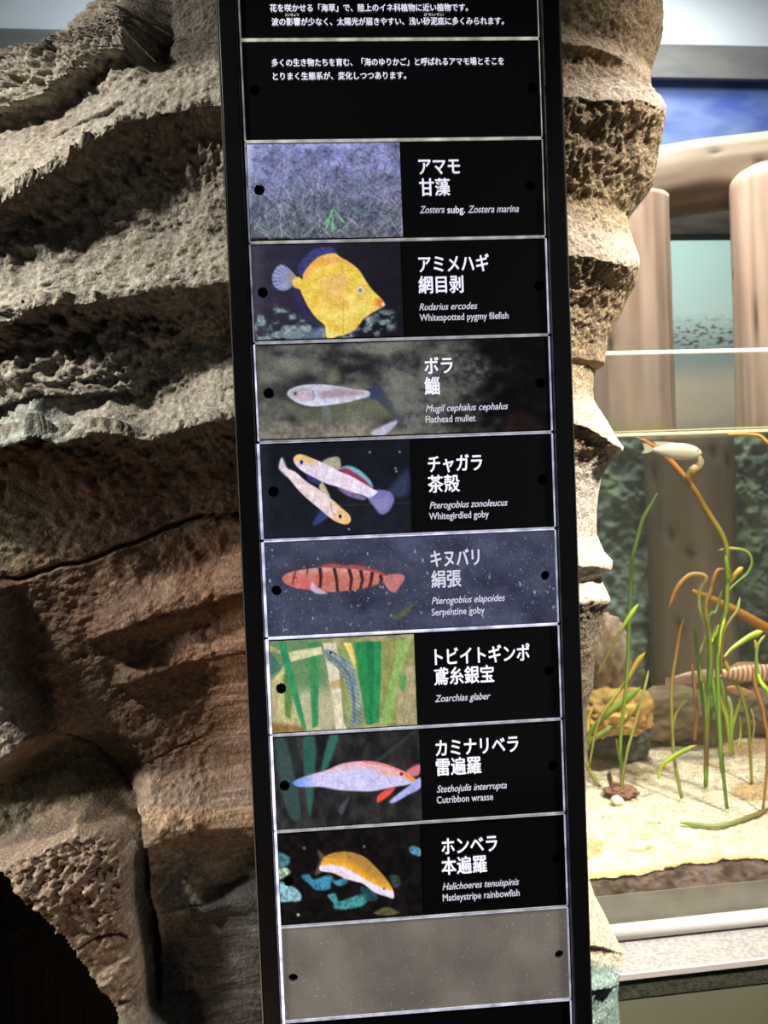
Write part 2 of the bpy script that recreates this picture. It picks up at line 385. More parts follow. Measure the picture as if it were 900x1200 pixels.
        blob([(120,1195),(160,1178),(210,1185),(240,1230),(240,1320),(100,1320)], .03, 10)
        blob([(186,1075),(230,1062),(320,1060),(320,1300),(186,1300)], .018, 12)
        blob([(165,-90),(300,-90),(300,62),(250,78),(205,84),(172,78),(160,50)], -.055, 12)
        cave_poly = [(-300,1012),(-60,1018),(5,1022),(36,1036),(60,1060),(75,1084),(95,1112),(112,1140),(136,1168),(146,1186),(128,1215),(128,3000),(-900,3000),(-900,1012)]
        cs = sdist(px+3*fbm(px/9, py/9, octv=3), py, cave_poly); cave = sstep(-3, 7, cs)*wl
        hs = 0.5*hs + 0.5*h
        hs = hs.reshape(shp); hs[2:-2] = (hs[:-4]+hs[1:-3]+hs[2:-2]+hs[3:-1]+hs[4:])/5; hs = hs.ravel()
    h = h - 0.42*cave
    # cracks
    crack = np.zeros_like(h)
    for pts, w_, a_ in (([(-60,690),(30,676),(60,668),(110,655),(150,640),(190,618),(230,608),(290,606)], 7, .016),
                        ([(20,745),(40,775),(52,800),(66,838),(80,858),(105,872),(140,902),(158,930),(163,960)], 5, .012),
                        ([(163,950),(165,985),(172,1020),(178,1060),(184,1110),(186,1170)], 8, .030),
                        ([(185,1065),(205,1061),(235,1062)], 4, .008),
                        ([(65,165),(95,145),(140,118)], 4, .006), ([(40,235),(60,215),(75,190)], 6, .010),
                        ([(90,1110),(120,1092),(155,1085)], 5, .008), ([(150,905),(200,880),(235,868)], 3, .003)):
        k = stroke(qx, qy, pts, w_*0.25, w_*0.6, soft=w_*0.5)*wl; crack = np.maximum(crack, k); h = h - a_*k
    # layered relief noise
    n1 = fbm(Xf*7, Zf*9, Yf*7, 4); n2 = fbm(Xf*28, Zf*34, Yf*28, 4, 0.55); n3 = fbm(Xf*120, Zf*115, Yf*120, 4, 0.65)
    n4 = fbm(Xf*300, Zf*290, Yf*300, 3, 0.7); rid = 1-2*np.abs(fbm(Xf*52, Zf*40, Yf*52, 4, 0.6))
    und = np.clip(under*1.0, 0, 1)
    pit = worley(Xf*95+n2*2.5, Zf*80+n1*2+n3); pit2 = worley(Xf*45+n2*3, Zf*40+n3)
    lump = sstep(165, 120, py - 0.0*px + sstep(0, 160, px)*60)*sstep(185, 150, px)*wl
    rough = 0.35+0.8*und + 1.1*lump + 0.9*wl*sstep(350, 390, py)*sstep(480, 460, py)*sstep(240, 160, px)
    rough = rough*np.where(px > 600, 0.8, 1.0)*(1-0.35*sstep(530, 700, py)*wl)
    smooth_r = sstep(535, 560, py)*sstep(700, 670, py)*wr; rough = rough*(1-0.7*smooth_r)
    drip = fbm(Xf*120+Zf*25, Zf*34, Yf*90, 4, 0.6)
    h = h + 0.013*n1 + 0.0085*n2*(0.6+0.5*rough) + 0.0050*n3*(0.35+rough)*np.where(px > 600, .6, 1) + 0.0021*n4*(0.5+rough)
    h = h + 0.0075*rough*(rid-0.6) - 0.0045*rough*np.clip(1-pit*1.5, 0, 1) - 0.004*rough*np.clip(1-pit2*1.7, 0, 1)
    h = h + 0.010*drip*(und+1.2*lump)
    Bk = poly(px, py, [(10,1000),(28,975),(70,962),(98,958),(112,935),(150,945),(158,990),(163,1060),(172,1100),(176,1170),(150,1190)], 8)
    deep = worley(px/11.0+2*n2, py/12.0+n3*2); h = h - 0.008*Bk*np.clip(1-deep*2.2, 0, 1)*sstep(-.1, .3, n1) + 0.004*Bk*n1 + 0.008*Bk*n2 + .002*Bk*rid
    edge = sstep(0.0, 0.8, -ny); hh = h*(0.08+0.92*edge)
    hx = np.where(cave > 0.02, 0, nx)
    X2 = Xf + hx*hh; Y2 = Yf - np.where(cave > 0.02, 1, -ny)*hh
    Z2 = Zf + 0.25*hh*np.clip(und, 0, 1)
    # keep the rock clear of the board's back
    lim = np.where(X2 < 0, np.interp(X2, [-0.40, -0.235, -0.185], [-0.4, -0.04, 0.030]), np.interp(X2, [0.178, 0.22, 0.32], [0.030, 0.0, -0.3]))
    dlt = Y2-lim; Y2 = lim + 0.5*(dlt+np.sqrt(dlt*dlt+0.012**2))
    # stone tints by stratum, plus light and shade painted over the relief
    def cc3(r, g, b): return np.array([r, g, b])[None, :]
    base = np.broadcast_to(cc3(.30, .262, .21), (len(px), 3)).copy()
    def mixc(m, c): 
        nonlocal base
        m = np.clip(m, 0, 1)[:, None]; base = base*(1-m) + cc3(*c)*m
    mixc(wr, (.36, .275, .16))
    mixc(wr*sstep(520, 560, py)*0.8, (.47, .42, .37))
    mixc(wr*und*0.6*sstep(560, 500, py), (.26, .19, .10))  # right undersides painted darker, as if in shade
    mixc(wr*lip*0.85, (.64, .55, .46))  # up-facing lips painted lighter, as if lit from above
    mixc(wr*sstep(700, 708, qy)*sstep(1000, 850, qy), (.15, .12, .08))
    mixc(wr*sstep(1030, 1045, py), (.62, .52, .38))
    mixc(wr*sstep(1128, 1140, qy+0.4*(730-qx)*0.3), (.24, .34, .30))
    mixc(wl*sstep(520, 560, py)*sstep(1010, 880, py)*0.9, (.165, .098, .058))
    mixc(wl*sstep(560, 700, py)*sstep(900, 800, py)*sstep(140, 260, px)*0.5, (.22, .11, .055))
    mixc(wl*poly(px, py, [(-100,670),(5,684),(24,700),(36,760),(52,820),(62,846),(40,870),(10,890),(-100,910)], 8), (.46, .39, .31)); mixc(Bk*0.9, (.33, .25, .18)); mixc(wl*sstep(1172, 1190, py)*sstep(260, 230, px), (.34,.38,.31))
    mixc(wl*poly(px, py, [(190,1090),(215,1075),(262,1030),(320,1000),(320,1300),(186,1300)], 10), (.10, .095, .09)); mixc(wl*sstep(1000, 960, py)*sstep(930, 955, py)*sstep(160, 180, px), (.40, .28, .17)); mixc(wl*lip*0.5*sstep(560, 520, py), (.46, .43, .35))  # warm lit band and light-catching left lips painted as colour
    mixc(wl*sstep(120, 60, px)*lip*sstep(470, 490, py)*sstep(570, 550, py), (.42, .47, .42))
    mixc(wl*und*0.45*sstep(560, 520, py), (.16, .135, .10))  # shade under the left ledges painted into the stone
    mixc(wl*poly(px, py, [(168,-90),(300,-90),(300,62),(250,74),(205,78),(175,72),(164,50)], 8)*0.75, (.07, .06, .05)); mixc(crack*0.85, (.03, .022, .018))  # shade in the hollow beside the board painted dark
    mixc(wl*sstep(100, 20, px)*sstep(560, 600, py)*sstep(680, 640, py)*0.5, (.09, .10, .05))
    mixc(wl*poly(px, py, [(-60,905),(20,880),(90,870),(150,890),(140,935),(60,950),(0,985),(-60,990)], 14)*0.75, (.07, .065, .03))
    mixc(cave, (.004, .004, .004))  # darkness inside the cave painted as near-black colour
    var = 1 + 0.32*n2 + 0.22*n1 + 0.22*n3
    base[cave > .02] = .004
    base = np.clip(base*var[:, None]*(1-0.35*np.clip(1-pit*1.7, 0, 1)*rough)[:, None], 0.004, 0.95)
    spots = (worley(Xf*150+3, Zf*150) < 0.13) & (cave < .01); base[spots] = np.clip(base[spots]*1.7, 0, .95)
    V = np.stack([X2, Y2, Z2], 1)
    m = vcmat('sculpted_artificial_rock', rough=0.72, bump=1.0, bscale=330, spec=0.4, bdist=0.002, speck=0.45)
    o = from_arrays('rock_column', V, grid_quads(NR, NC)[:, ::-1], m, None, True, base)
    tag(o, 'tall rough brown artificial rock column behind the black sign, beside the aquarium', 'rock')
    return o
rock = build_rock()

# ------------------------------------------------------------------ the sign board
BW = 0.15; PH = 0.098448
m_black = mat('satin_black_metal', (0.005, 0.005, 0.006, 1), 0.30, spec=0.18)
m_bevel_glint = mat('bevel_glint_metal', (0.32, 0.31, 0.29, 1), 0.35, metal=0.8)
board = empty('species_board', (0, 0.02, ZF), 'tall narrow black framed sign board holding a column of fish name plates', 'sign')
ZT = 0.78
XLo, XRo = atp(281, 600)[0]-0.0, 0
xlo = atp(282.5, 600)[0]; xli = atp(304.5, 600)[0]; xri = atp(651.5, 600)[0]; xro = atp(672.5, 600)[0]
from_bm('side_rail', box_bm(xlo, xli-0.0012, -0.006, 0.018, ZF, ZT, 0.0012), m_black, board)
from_bm('side_rail', box_bm(xri+0.0012, xro, -0.006, 0.018, ZF, ZT, 0.0012), m_black, board)
from_bm('back_panel', box_bm(xli-0.0012, xri+0.0012, 0.008, 0.018, ZF, ZT), m_black, board)
from_bm('bevel_glint', box_bm(xlo-0.0011, xlo-0.0001, -0.0065, 0.018, ZF, ZT), m_bevel_glint, board)  # thin strips added to imitate the reflection on the rail's outer bevel
from_bm('bevel_glint', box_bm(xro+0.0001, xro+0.0009, -0.0065, 0.018, ZF, ZT), m_bevel_glint, board)
from_bm('top_cap', box_bm(xlo-0.001, xro+0.001, -0.007, 0.019, ZT, ZT+0.012, 0.001), m_black, board)

m_body = mat('black_printed_acrylic', (0.004, 0.004, 0.0045, 1), 0.12, spec=0.5, coat=0.3)
m_hole = mat('glossy_hole_wall', (0.03, 0.03, 0.034, 1), 0.12)
m_white = mat('backlit_white_print', (0.5, 0.5, 0.55, 1), 0.4, emis=C(226, 224, 244), estr=0.92)
m_white_soft = mat('backlit_white_print_dim', (0.4, 0.4, 0.45, 1), 0.4, emis=C(200, 200, 222), estr=0.75)
m_print = vcmat('backlit_photo_print', rough=0.18, emit=0.93, diff=0.25, spec=0.4)
def lit(name, c, s, mott=0.0):
    m = mat(name, (0.3, 0.3, 0.33, 1), 0.3, emis=c, estr=s)
    if mott:
        b = m.node_tree.nodes['Principled BSDF']; tc = nd(m, 'ShaderNodeTexCoord')
        n = nd(m, 'ShaderNodeTexNoise', Scale=55.0, Detail=3.0); lk(m, tc.outputs['Object'], n.inputs['Vector'])
        r = nd(m, 'ShaderNodeMapRange'); r.inputs[1].default_value = 0.35; r.inputs[2].default_value = 0.7
        r.inputs[3].default_value = s*(1-mott); r.inputs[4].default_value = s*(1+mott); lk(m, n.outputs[0], r.inputs[0])
        lk(m, r.outputs[0], b.inputs['Emission Strength'])
    return m
m_edge = [lit('lit_acrylic_edge_%s' % n, C(*c), s, 0.55) for n, c, s in
          (('warm', (178, 174, 160), 0.75), ('dim', (140, 142, 150), 0.75), ('cool', (175, 180, 205), 0.8), ('bright', (205, 205, 235), 1.1), ('glaring', (228, 224, 250), 1.5))]
def frosted(name, c0, c1, e):
    m = mat(name, rough=0.3, spec=0.5); b = m.node_tree.nodes['Principled BSDF']; tc = nd(m, 'ShaderNodeTexCoord')
    n = nd(m, 'ShaderNodeTexNoise', Scale=14.0, Detail=6.0); lk(m, tc.outputs['Object'], n.inputs['Vector'])
    r = ramp(m, [(0.3, c0), (0.7, c1)], n.outputs[0])
    v = nd(m, 'ShaderNodeTexNoise', Scale=420.0, Detail=2.0); lk(m, tc.outputs['Object'], v.inputs['Vector'])
    sp = ramp(m, [(0.66, (0,0,0,1)), (0.74, (1,1,1,1))], v.outputs[0])
    mx = nd(m, 'ShaderNodeMix', data_type='RGBA'); lk(m, sp.outputs[0], mx.inputs[0]); lk(m, r.outputs[0], mx.inputs[6]); mx.inputs[7].default_value = C(150, 155, 180)
    lk(m, mx.outputs[2], b.inputs['Base Color']); lk(m, mx.outputs[2], b.inputs['Emission Color']); b.inputs['Emission Strength'].default_value = e
    return m
m_frost = frosted('scratched_bluish_acrylic', C(38, 41, 56), C(72, 76, 98), 0.75)
m_blank = frosted('blank_smoky_acrylic', C(84, 80, 76), C(112, 108, 102), 0.62)

def plate_outline(x0, x1, z0, z1, holes, hr, y0, th, name, m, parent):
    cu = bpy.data.curves.new(name, 'CURVE'); cu.dimensions = '2D'; cu.fill_mode = 'BOTH'; cu.extrude = th/2; cu.bevel_depth = 0.0
    def spl(pts):
        s = cu.splines.new('POLY'); s.points.add(len(pts)-1); s.use_cyclic_u = True
        for p, (a, b) in zip(s.points, pts): p.co = (a, b, 0, 1)
    spl([(x0, z0), (x1, z0), (x1, z1), (x0, z1)])
    for hx, hz in holes: spl([(hx+hr*math.cos(-k*math.tau/22), hz+hr*math.sin(-k*math.tau/22)) for k in range(22)])
    t = bpy.data.objects.new('tmp', cu); COL.objects.link(t)
    dg = bpy.context.evaluated_depsgraph_get(); me = bpy.data.meshes.new_from_object(t.evaluated_get(dg)); bpy.data.objects.remove(t)
    me.transform(Matrix(((1,0,0,0),(0,0,1,y0+th/2),(0,1,0,0),(0,0,0,1)))); me.flip_normals()
    me.materials.clear(); me.materials.append(m)
    return link(bpy.data.objects.new(name, me), parent)

def lettering(txt, x0, x1, base, em, style, parent, m, name='lettering'):
    cu = bpy.data.curves.new(name, 'FONT'); cu.body = txt; cu.size = 1.0; cu.resolution_u = 3
    cu.offset = 0.0
    if style == 'serif': cu.shear = 0.30
    t = bpy.data.objects.new('tmp', cu); COL.objects.link(t)
    dg = bpy.context.evaluated_depsgraph_get(); me = bpy.data.meshes.new_from_object(t.evaluated_get(dg)); bpy.data.objects.remove(t)
    n = len(me.vertices); co = np.zeros(n*3); me.vertices.foreach_get('co', co); co = co.reshape(-1, 3)
    cx = (x0+x1)/2; A = atp(x0, base, -0.0012); B = atp(x1, base, -0.0012); Cc = atp(cx, base, -0.0012)
    e = np.linalg.norm(atp(cx, base-em/2, 0)-atp(cx, base+em/2, 0))
    mn, mx = co[:, 0].min(), co[:, 0].max()
    P = np.zeros_like(co); P[:, 0] = A[0] + (co[:, 0]-mn)/(mx-mn)*(B[0]-A[0]); P[:, 1] = -0.00115; P[:, 2] = Cc[2] + co[:, 1]*e
    me.vertices.foreach_set('co', P.astype(np.float32).ravel()); me.materials.clear(); me.materials.append(m); me.update()
    if True:      # heavy gothic weight: the same outlines struck again a hair to each side
        bm = bmesh.new(); w = e*{'jp': 0.020, 'small': 0.022, 'tiny': 0.015, 'sans': 0.010, 'serif': 0.010}[style]
        for i, (a, b) in enumerate(((0, 0), (w, 0), (-w, 0), (0, w*.8), (0, -w*.8))):
            me2 = me.copy(); me2.transform(Matrix.Translation((a, -0.00001*i, b))); bm.from_mesh(me2); bpy.data.meshes.remove(me2)
        bm.to_mesh(me); bm.free()
    return link(bpy.data.objects.new(name, me), parent)

# ---- the printed photographs, painted per vertex on fine flat grids
def bl(c, X): return np.broadcast_to(np.array(c, float)/255.0, (len(X), 3)).copy()
def shade(col, t): return np.clip(np.array(col)[None, :]*t[:, None], 0, 255)
def lerp(a, b, t): return np.array(a)[None, :]*(1-t[:, None]) + np.array(b)[None, :]*t[:, None]
def Z1(x, y): return (280+x/4.5, 160+y/4.5)
def ZZ(ox, oy, pts): return [(ox+x/4.5, oy+y/4.5) for x, y in pts]
rnd = random.Random(11)
def pic_seagrass(X, Y):
    n = fbm(X/16, Y/10, octv=4); n2 = fbm(X/4+7, Y/4, octv=3); t = sstep(170, 282, Y)
    n5 = 1-2*np.abs(fbm((X+Y*.7)/9, (Y-X*.4)/3.5, octv=4)); n6 = 1-2*np.abs(fbm((X-Y*.8)/8, (Y+X*.5)/3.5+7, octv=4)); im = lerp((118, 122, 170), (88, 90, 104), t)/255*(1+0.35*n+0.25*n2+.45*(np.maximum(n5, n6)-.7))[:, None]
    for k in range(620):
        x = rnd.uniform(286, 474); y = rnd.uniform(178, 282); f = (y-170)/112; a = rnd.uniform(-1.2, 1.2)-math.pi/2; L = rnd.uniform(8, 26)*(0.4+f)
        c = rnd.choice([(170,160,186), (150,146,168), (96,132,120), (110,152,132), (62,70,86), (182,172,196), (70,92,88), (50,56,72)])
        bend = rnd.uniform(-.6, .6); pts = [(x, y)]
        for s in range(3): x += math.cos(a)*L/3; y += math.sin(a)*L/3; pts.append((x, y)); a += bend*0.4
        s = (np.abs(X-pts[1][0]) < 26) & (np.abs(Y-pts[1][1]) < 26)
        if s.any():
            m = stroke(X[s], Y[s], pts, 1.5, .7, .7)*rnd.uniform(.4, .9)*(0.45+0.55*f); im[s] = put(im[s], m, c)
    for pts in (([(382,268),(388,250),(392,242)]), ([(390,270),(390,258),(388,246)]), ([(402,260),(396,252),(391,246)]), ([(380,262),(385,256)])):
        im = put(im, stroke(X, Y, pts, 2, 1), (120, 190, 130))
    im = im*(1-0.75*sstep(277, 281.5, Y+2*n2))[:, None]
    im = put(im, sstep(300, 289, X)*sstep(240, 175, Y)*0.85, (205, 212, 255))  # glow of the lit left edge painted into the print
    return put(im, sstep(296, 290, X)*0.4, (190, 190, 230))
def pic_filefish(X, Y):
    o = (285, 275); n = fbm(X/9, Y/7, octv=5); n2 = fbm(X/3, Y/3, octv=3)
    im = lerp((46, 44, 60), (26, 24, 32), sstep(300, 480, X))/255*(1+0.12*n)[:, None]
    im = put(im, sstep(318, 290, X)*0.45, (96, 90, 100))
    g = sstep(0.02, 0.5, n+0.28*sstep(360, 392, Y+0*X)-0.02)*poly(X, Y, ZZ(*o, [(60,420),(200,380),(330,450),(440,490),(560,470),(640,420),(760,400),(810,450),(740,540),(560,560),(300,565),(60,560)]), 6)
    im = put(im, g*0.85, np.clip(lerp((98, 120, 130), (168, 186, 190), np.clip(n2+.5, 0, 1)), 0, 255))
    im = put(im, poly(X, Y, ZZ(*o, [(250,540),(330,500),(420,490),(440,540),(360,560)]), 3)*.6, (110, 130, 150))
    im = put(im, poly(X, Y, ZZ(*o, [(300,215),(290,170),(320,120),(370,80),(430,62),(480,75),(490,110),(400,130),(320,200)]), 2), np.clip(lerp((48, 48, 98), (68, 72, 136), np.clip(n2+.5,0,1)), 0, 255))
    im = put(im, poly(X, Y, ZZ(*o, [(272,290),(300,300),(340,400),(420,480),(380,480),(310,420),(272,340)]), 3)*.75, (48, 44, 92))
    r = np.hypot((X-o[0]-265/4.5), (Y-o[1]-235/4.5))
    fin = poly(X, Y, ZZ(*o, [(262,270),(230,292),(190,292),(158,262),(154,215),(176,172),(205,158),(240,178),(275,215),(285,240)]), 1.2)
    ang = np.arctan2(Y-o[1]-242/4.5, X-o[0]-280/4.5); im = put(im, fin, np.clip(lerp((104, 110, 160), (150, 160, 190), np.clip(.5+.4*np.sin(ang*34)+n*.5, 0, 1)), 0, 255))
    im = put(im, fin*sstep(12, 4, r)*0.6, (160, 150, 140))
    body = [(262,240),(290,222),(312,235),(318,205),(360,150),(410,112),(480,98),(515,120),(560,145),(610,185),(645,240),(680,290),(735,345),(742,375),(700,400),(640,440),(590,500),(530,530),(500,535),(470,548),(440,545),(430,480),(385,440),(345,385),(312,320),(298,290),(268,276)]
    b = poly(X, Y, ZZ(*o, body), 1.0)
    sc = 0.5+0.5*np.sin(X*1.7+n*3)*np.sin(Y*1.7)
    bc = lerp((212, 178, 56), (232, 200, 96), np.clip(.5+n, 0, 1)) + (sc*14)[:, None]
    im = put(im, b, np.clip(bc, 0, 255))
    im = put(im, b*poly(X, Y, ZZ(*o, [(320,200),(400,125),(500,110),(560,150),(480,150),(400,170),(330,230)]), 4)*.6, (232, 150, 90))
    im = put(im, b*poly(X, Y, ZZ(*o, [(420,250),(520,200),(560,260),(520,330),(560,380),(470,360),(430,300)]), 8)*.5, (226, 176, 120))
    im = put(im, b*poly(X, Y, ZZ(*o, [(400,420),(520,400),(640,360),(700,390),(600,440),(500,450),(430,440)]), 7)*.55, (232, 222, 130))
    im = put(im, b*poly(X, Y, ZZ(*o, [(430,490),(530,530),(470,548),(440,545)]), 3)*.6, (240, 226, 150))
    im = put(im, b*poly(X, Y, ZZ(*o, [(700,340),(745,345),(742,382),(715,380)]), 3), (222, 120, 60))
    im = put(im, stroke(X, Y, ZZ(*o, [(528,340),(530,440),(526,520)]), 1, 1, .6)*.4, (160, 110, 20))
    im = put(im, poly(X, Y, ZZ(*o, [(540,330),(580,320),(600,360),(570,390),(550,370)]), 3)*.5, (250, 228, 150))
    for rr, c in ((5.2, (240, 196, 90)), (4.6, (214, 206, 200)), (2.3, (150, 130, 130))):
        im = put(im, sstep(.8, -.8, np.hypot(X-o[0]-617/4.5, Y-o[1]-293/4.5)-rr), c)
    return put(im, sstep(.8, -.8, np.hypot(X-o[0]-738/4.5, Y-o[1]-368/4.5)-2), (240, 220, 200))
def pic_mullet(X, Y):
    o = (290, 395); n = fbm(X/26, Y/17, octv=5); n2 = fbm(X/5, Y/4, octv=4); n3 = fbm(X/13+4, Y/9, octv=4)
    im = lerp((52, 52, 54), (122, 122, 114), np.clip(.55+1.1*n+.25*n2, 0, 1))/255
    im = put(im, poly(X, Y, ZZ(*o, [(60,70),(330,60),(400,110),(380,200),(300,190),(220,240),(80,230),(50,150)]), 9)*.5, (126, 124, 116))
    im = put(im, poly(X, Y, ZZ(*o, [(200,340),(300,360),(620,320),(740,360),(780,420),(620,440),(420,470),(260,450)]), 7)*.6, (112, 116, 92))
    im = put(im, sstep(488, 505, Y+6*n3)*sstep(480, 420, X)*.75, np.clip(lerp((116, 108, 96), (160, 154, 142), np.clip(n2+.5, 0, 1)), 0, 255))
    for P in ([(130,80),(330,70),(350,95),(200,110)], [(380,110),(480,80),(640,90),(740,120),(700,180),(560,240),(480,230),(440,160)], [(230,230),(330,205),(390,230),(300,250)], [(180,370),(230,400),(280,450),(230,450)], [(760,100),(900,90),(900,200),(840,180)]):
        im = put(im, poly(X, Y, ZZ(*o, P), 6)*np.clip(.6+n3, 0, 1), (38, 38, 44))
    im = put(im, poly(X, Y, ZZ(*o, [(430,190),(470,160),(490,220),(430,240)]), 5)*.6, (128, 132, 100))
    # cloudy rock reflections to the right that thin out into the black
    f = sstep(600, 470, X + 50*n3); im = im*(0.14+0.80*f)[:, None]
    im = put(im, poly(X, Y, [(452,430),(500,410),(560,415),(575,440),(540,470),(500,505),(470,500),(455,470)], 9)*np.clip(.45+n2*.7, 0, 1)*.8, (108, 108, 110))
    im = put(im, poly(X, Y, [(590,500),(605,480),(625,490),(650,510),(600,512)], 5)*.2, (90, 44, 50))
    im = put(im, poly(X, Y, ZZ(*o, [(395,365),(430,362),(440,440),(410,430)]), 4)*.5, (120, 134, 150))
    tail = poly(X, Y, ZZ(*o, [(632,280),(665,262),(700,262),(716,290),(760,350),(790,410),(830,420),(800,455),(755,405),(690,340),(650,318)]), 1.8)
    im = put(im, tail*.85, np.clip(lerp((46, 60, 90), (70, 74, 84), sstep(430, 465, X)), 0, 255))
    b = poly(X, Y, ZZ(*o, [(208,298),(235,270),(300,252),(400,250),(500,262),(560,275),(638,285),(640,312),(600,325),(520,345),(420,360),(340,366),(280,352),(235,330)]), 1.0)
    yy = (Y-o[1])*4.5; im = put(im, b, np.clip(lerp((188, 188, 208), (206, 206, 232), sstep(320, 350, yy)) - (20*n2)[:, None], 0, 255))
    im = put(im, b*poly(X, Y, ZZ(*o, [(390,290),(500,275),(620,295),(520,312),(400,318)]), 3)*.75, (158, 124, 140))
    im = put(im, b*poly(X, Y, ZZ(*o, [(250,280),(320,270),(340,320),(300,345),(250,320)]), 4)*.35, (190, 130, 140))
    for rr, c in ((3.8, (178, 176, 150)), (2.6, (120, 130, 130)), (1.4, (70, 74, 80))): im = put(im, sstep(.7, -.7, np.hypot(X-o[0]-252/4.5, Y-o[1]-298/4.5)-rr), c)
    im = put(im, stroke(X, Y, ZZ(*o, [(345,285),(352,315),(340,335)]), 1.2)*.7, (110, 104, 120))
    im = put(im, poly(X, Y, ZZ(*o, [(650,505),(700,475),(780,440),(785,460),(730,512),(690,525)]), 2)*.9, (186, 186, 214))
    return put(im, sstep(404.5, 401, Y-(X-300)*-.033)*0+sstep(408, 404, Y+(X-300)*.034)*.7, (30, 30, 36))
def goby(im, X, Y, o, body, belly, head, fins, bands, eye):
    for P, c in fins: im = put(im, poly(X, Y, ZZ(*o, P), 1.4)*.92, c)
    n = fbm(X/5, Y/5, octv=3)
    b = poly(X, Y, ZZ(*o, body), 1.0); im = put(im, b, np.clip(np.array(belly)[None, :]*(1+.1*n)[:, None], 0, 255))
    im = put(im, b*poly(X, Y, ZZ(*o, head), 3), (226, 190, 124))
    for P in bands: im = put(im, b*stroke(X, Y, ZZ(*o, P), 1.3, 1.3, .7)*.6, (214, 176, 130))
    for rr, c in ((2.6, (180, 170, 190)), (1.8, (28, 30, 62))): im = put(im, sstep(.6, -.6, np.hypot((X-o[0]-eye[0]/4.5), (Y-o[1]-eye[1]/4.5)*.8)-rr), c)
    return im
def pic_chagara(X, Y):
    o = (300, 510); n = fbm(X/12, Y/12, octv=4)
    im = lerp((20, 22, 30), (38, 40, 48), np.clip(sstep(520, 640, Y)*.5+n*.4, 0, 1))/255
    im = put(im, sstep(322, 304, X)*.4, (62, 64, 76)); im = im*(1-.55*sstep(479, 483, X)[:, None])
    im = put(im, poly(X, Y, ZZ(*o, [(700,290),(720,260),(790,190),(810,230),(800,300),(760,330),(700,310)]), 5)*.6, (64, 76, 112))
    im = put(im, stroke(X, Y, ZZ(*o, [(440,372),(620,362),(900,355)]), 1, 1)*.4, (90, 80, 70))
    im = goby(im, X, Y, o, [(135,120),(160,170),(210,195),(260,240),(330,285),(390,330),(440,375),(490,420),(498,450),(480,468),(440,462),(390,435),(330,385),(270,335),(220,285),(170,225),(130,185),(122,170)], (222, 206, 214),
              [(400,330),(510,380),(520,480),(430,480),(400,430),(430,400)], [([(300,470),(330,410),(360,400),(380,430),(330,465)], (52, 66, 124)), ([(335,285),(345,240),(375,290),(390,330)], (200, 190, 160)), ([(118,170),(140,115),(170,190),(160,220)], (104, 104, 160))],
              [[(250,240),(235,300)], [(285,260),(268,325)], [(320,285),(300,350)], [(360,315),(340,385)], [(400,345),(375,410)]], (444, 428))
    im = put(im, stroke(X, Y, ZZ(*o, [(395,350),(400,400),(420,430)]), 1.4, 1.2)*.6, (210, 90, 70))
    im = goby(im, X, Y, o, [(198,130),(215,105),(250,104),(300,125),(360,148),(430,185),(500,215),(570,255),(620,285),(640,300),(600,330),(560,315),(500,298),(430,272),(370,255),(310,225),(260,200),(215,165)], (222, 212, 236),
              [(190,100),(260,90),(330,130),(300,150),(250,150),(205,135)], [([(350,150),(380,122),(438,118),(440,185)], (178, 170, 150)), ([(450,185),(480,160),(540,180),(600,235),(615,278),(560,250)], (120, 186, 196)), ([(455,195),(480,175),(560,225),(610,275),(560,262)], (150, 40, 80)),
              ([(590,330),(620,290),(700,295),(728,340),(700,400),(660,418),(625,380)], (122, 122, 180)), ([(430,275),(520,300),(580,330),(560,342),(480,318)], (120, 110, 150)), ([(270,205),(340,240),(330,260),(280,240)], (50, 60, 110))],
              [[(330,140),(315,225)], [(375,155),(355,245)], [(420,180),(400,260)], [(465,200),(448,280)], [(510,225),(495,295)], [(560,255),(545,310)]], (240, 142))
    im = put(im, poly(X, Y, ZZ(*o, [(600,330),(640,340),(700,330),(690,380),(655,405),(625,375)]), 3)*.4, (160, 150, 200))
    for x, y in ((757,88),(735,175),(490,495),(600,90),(740,190),(860,212),(600,255)): im = put(im, sstep(1.2, 0, np.hypot(X-o[0]-x/4.5, Y-o[1]-y/4.5)-.7)*.8, (150, 160, 190))
    return im
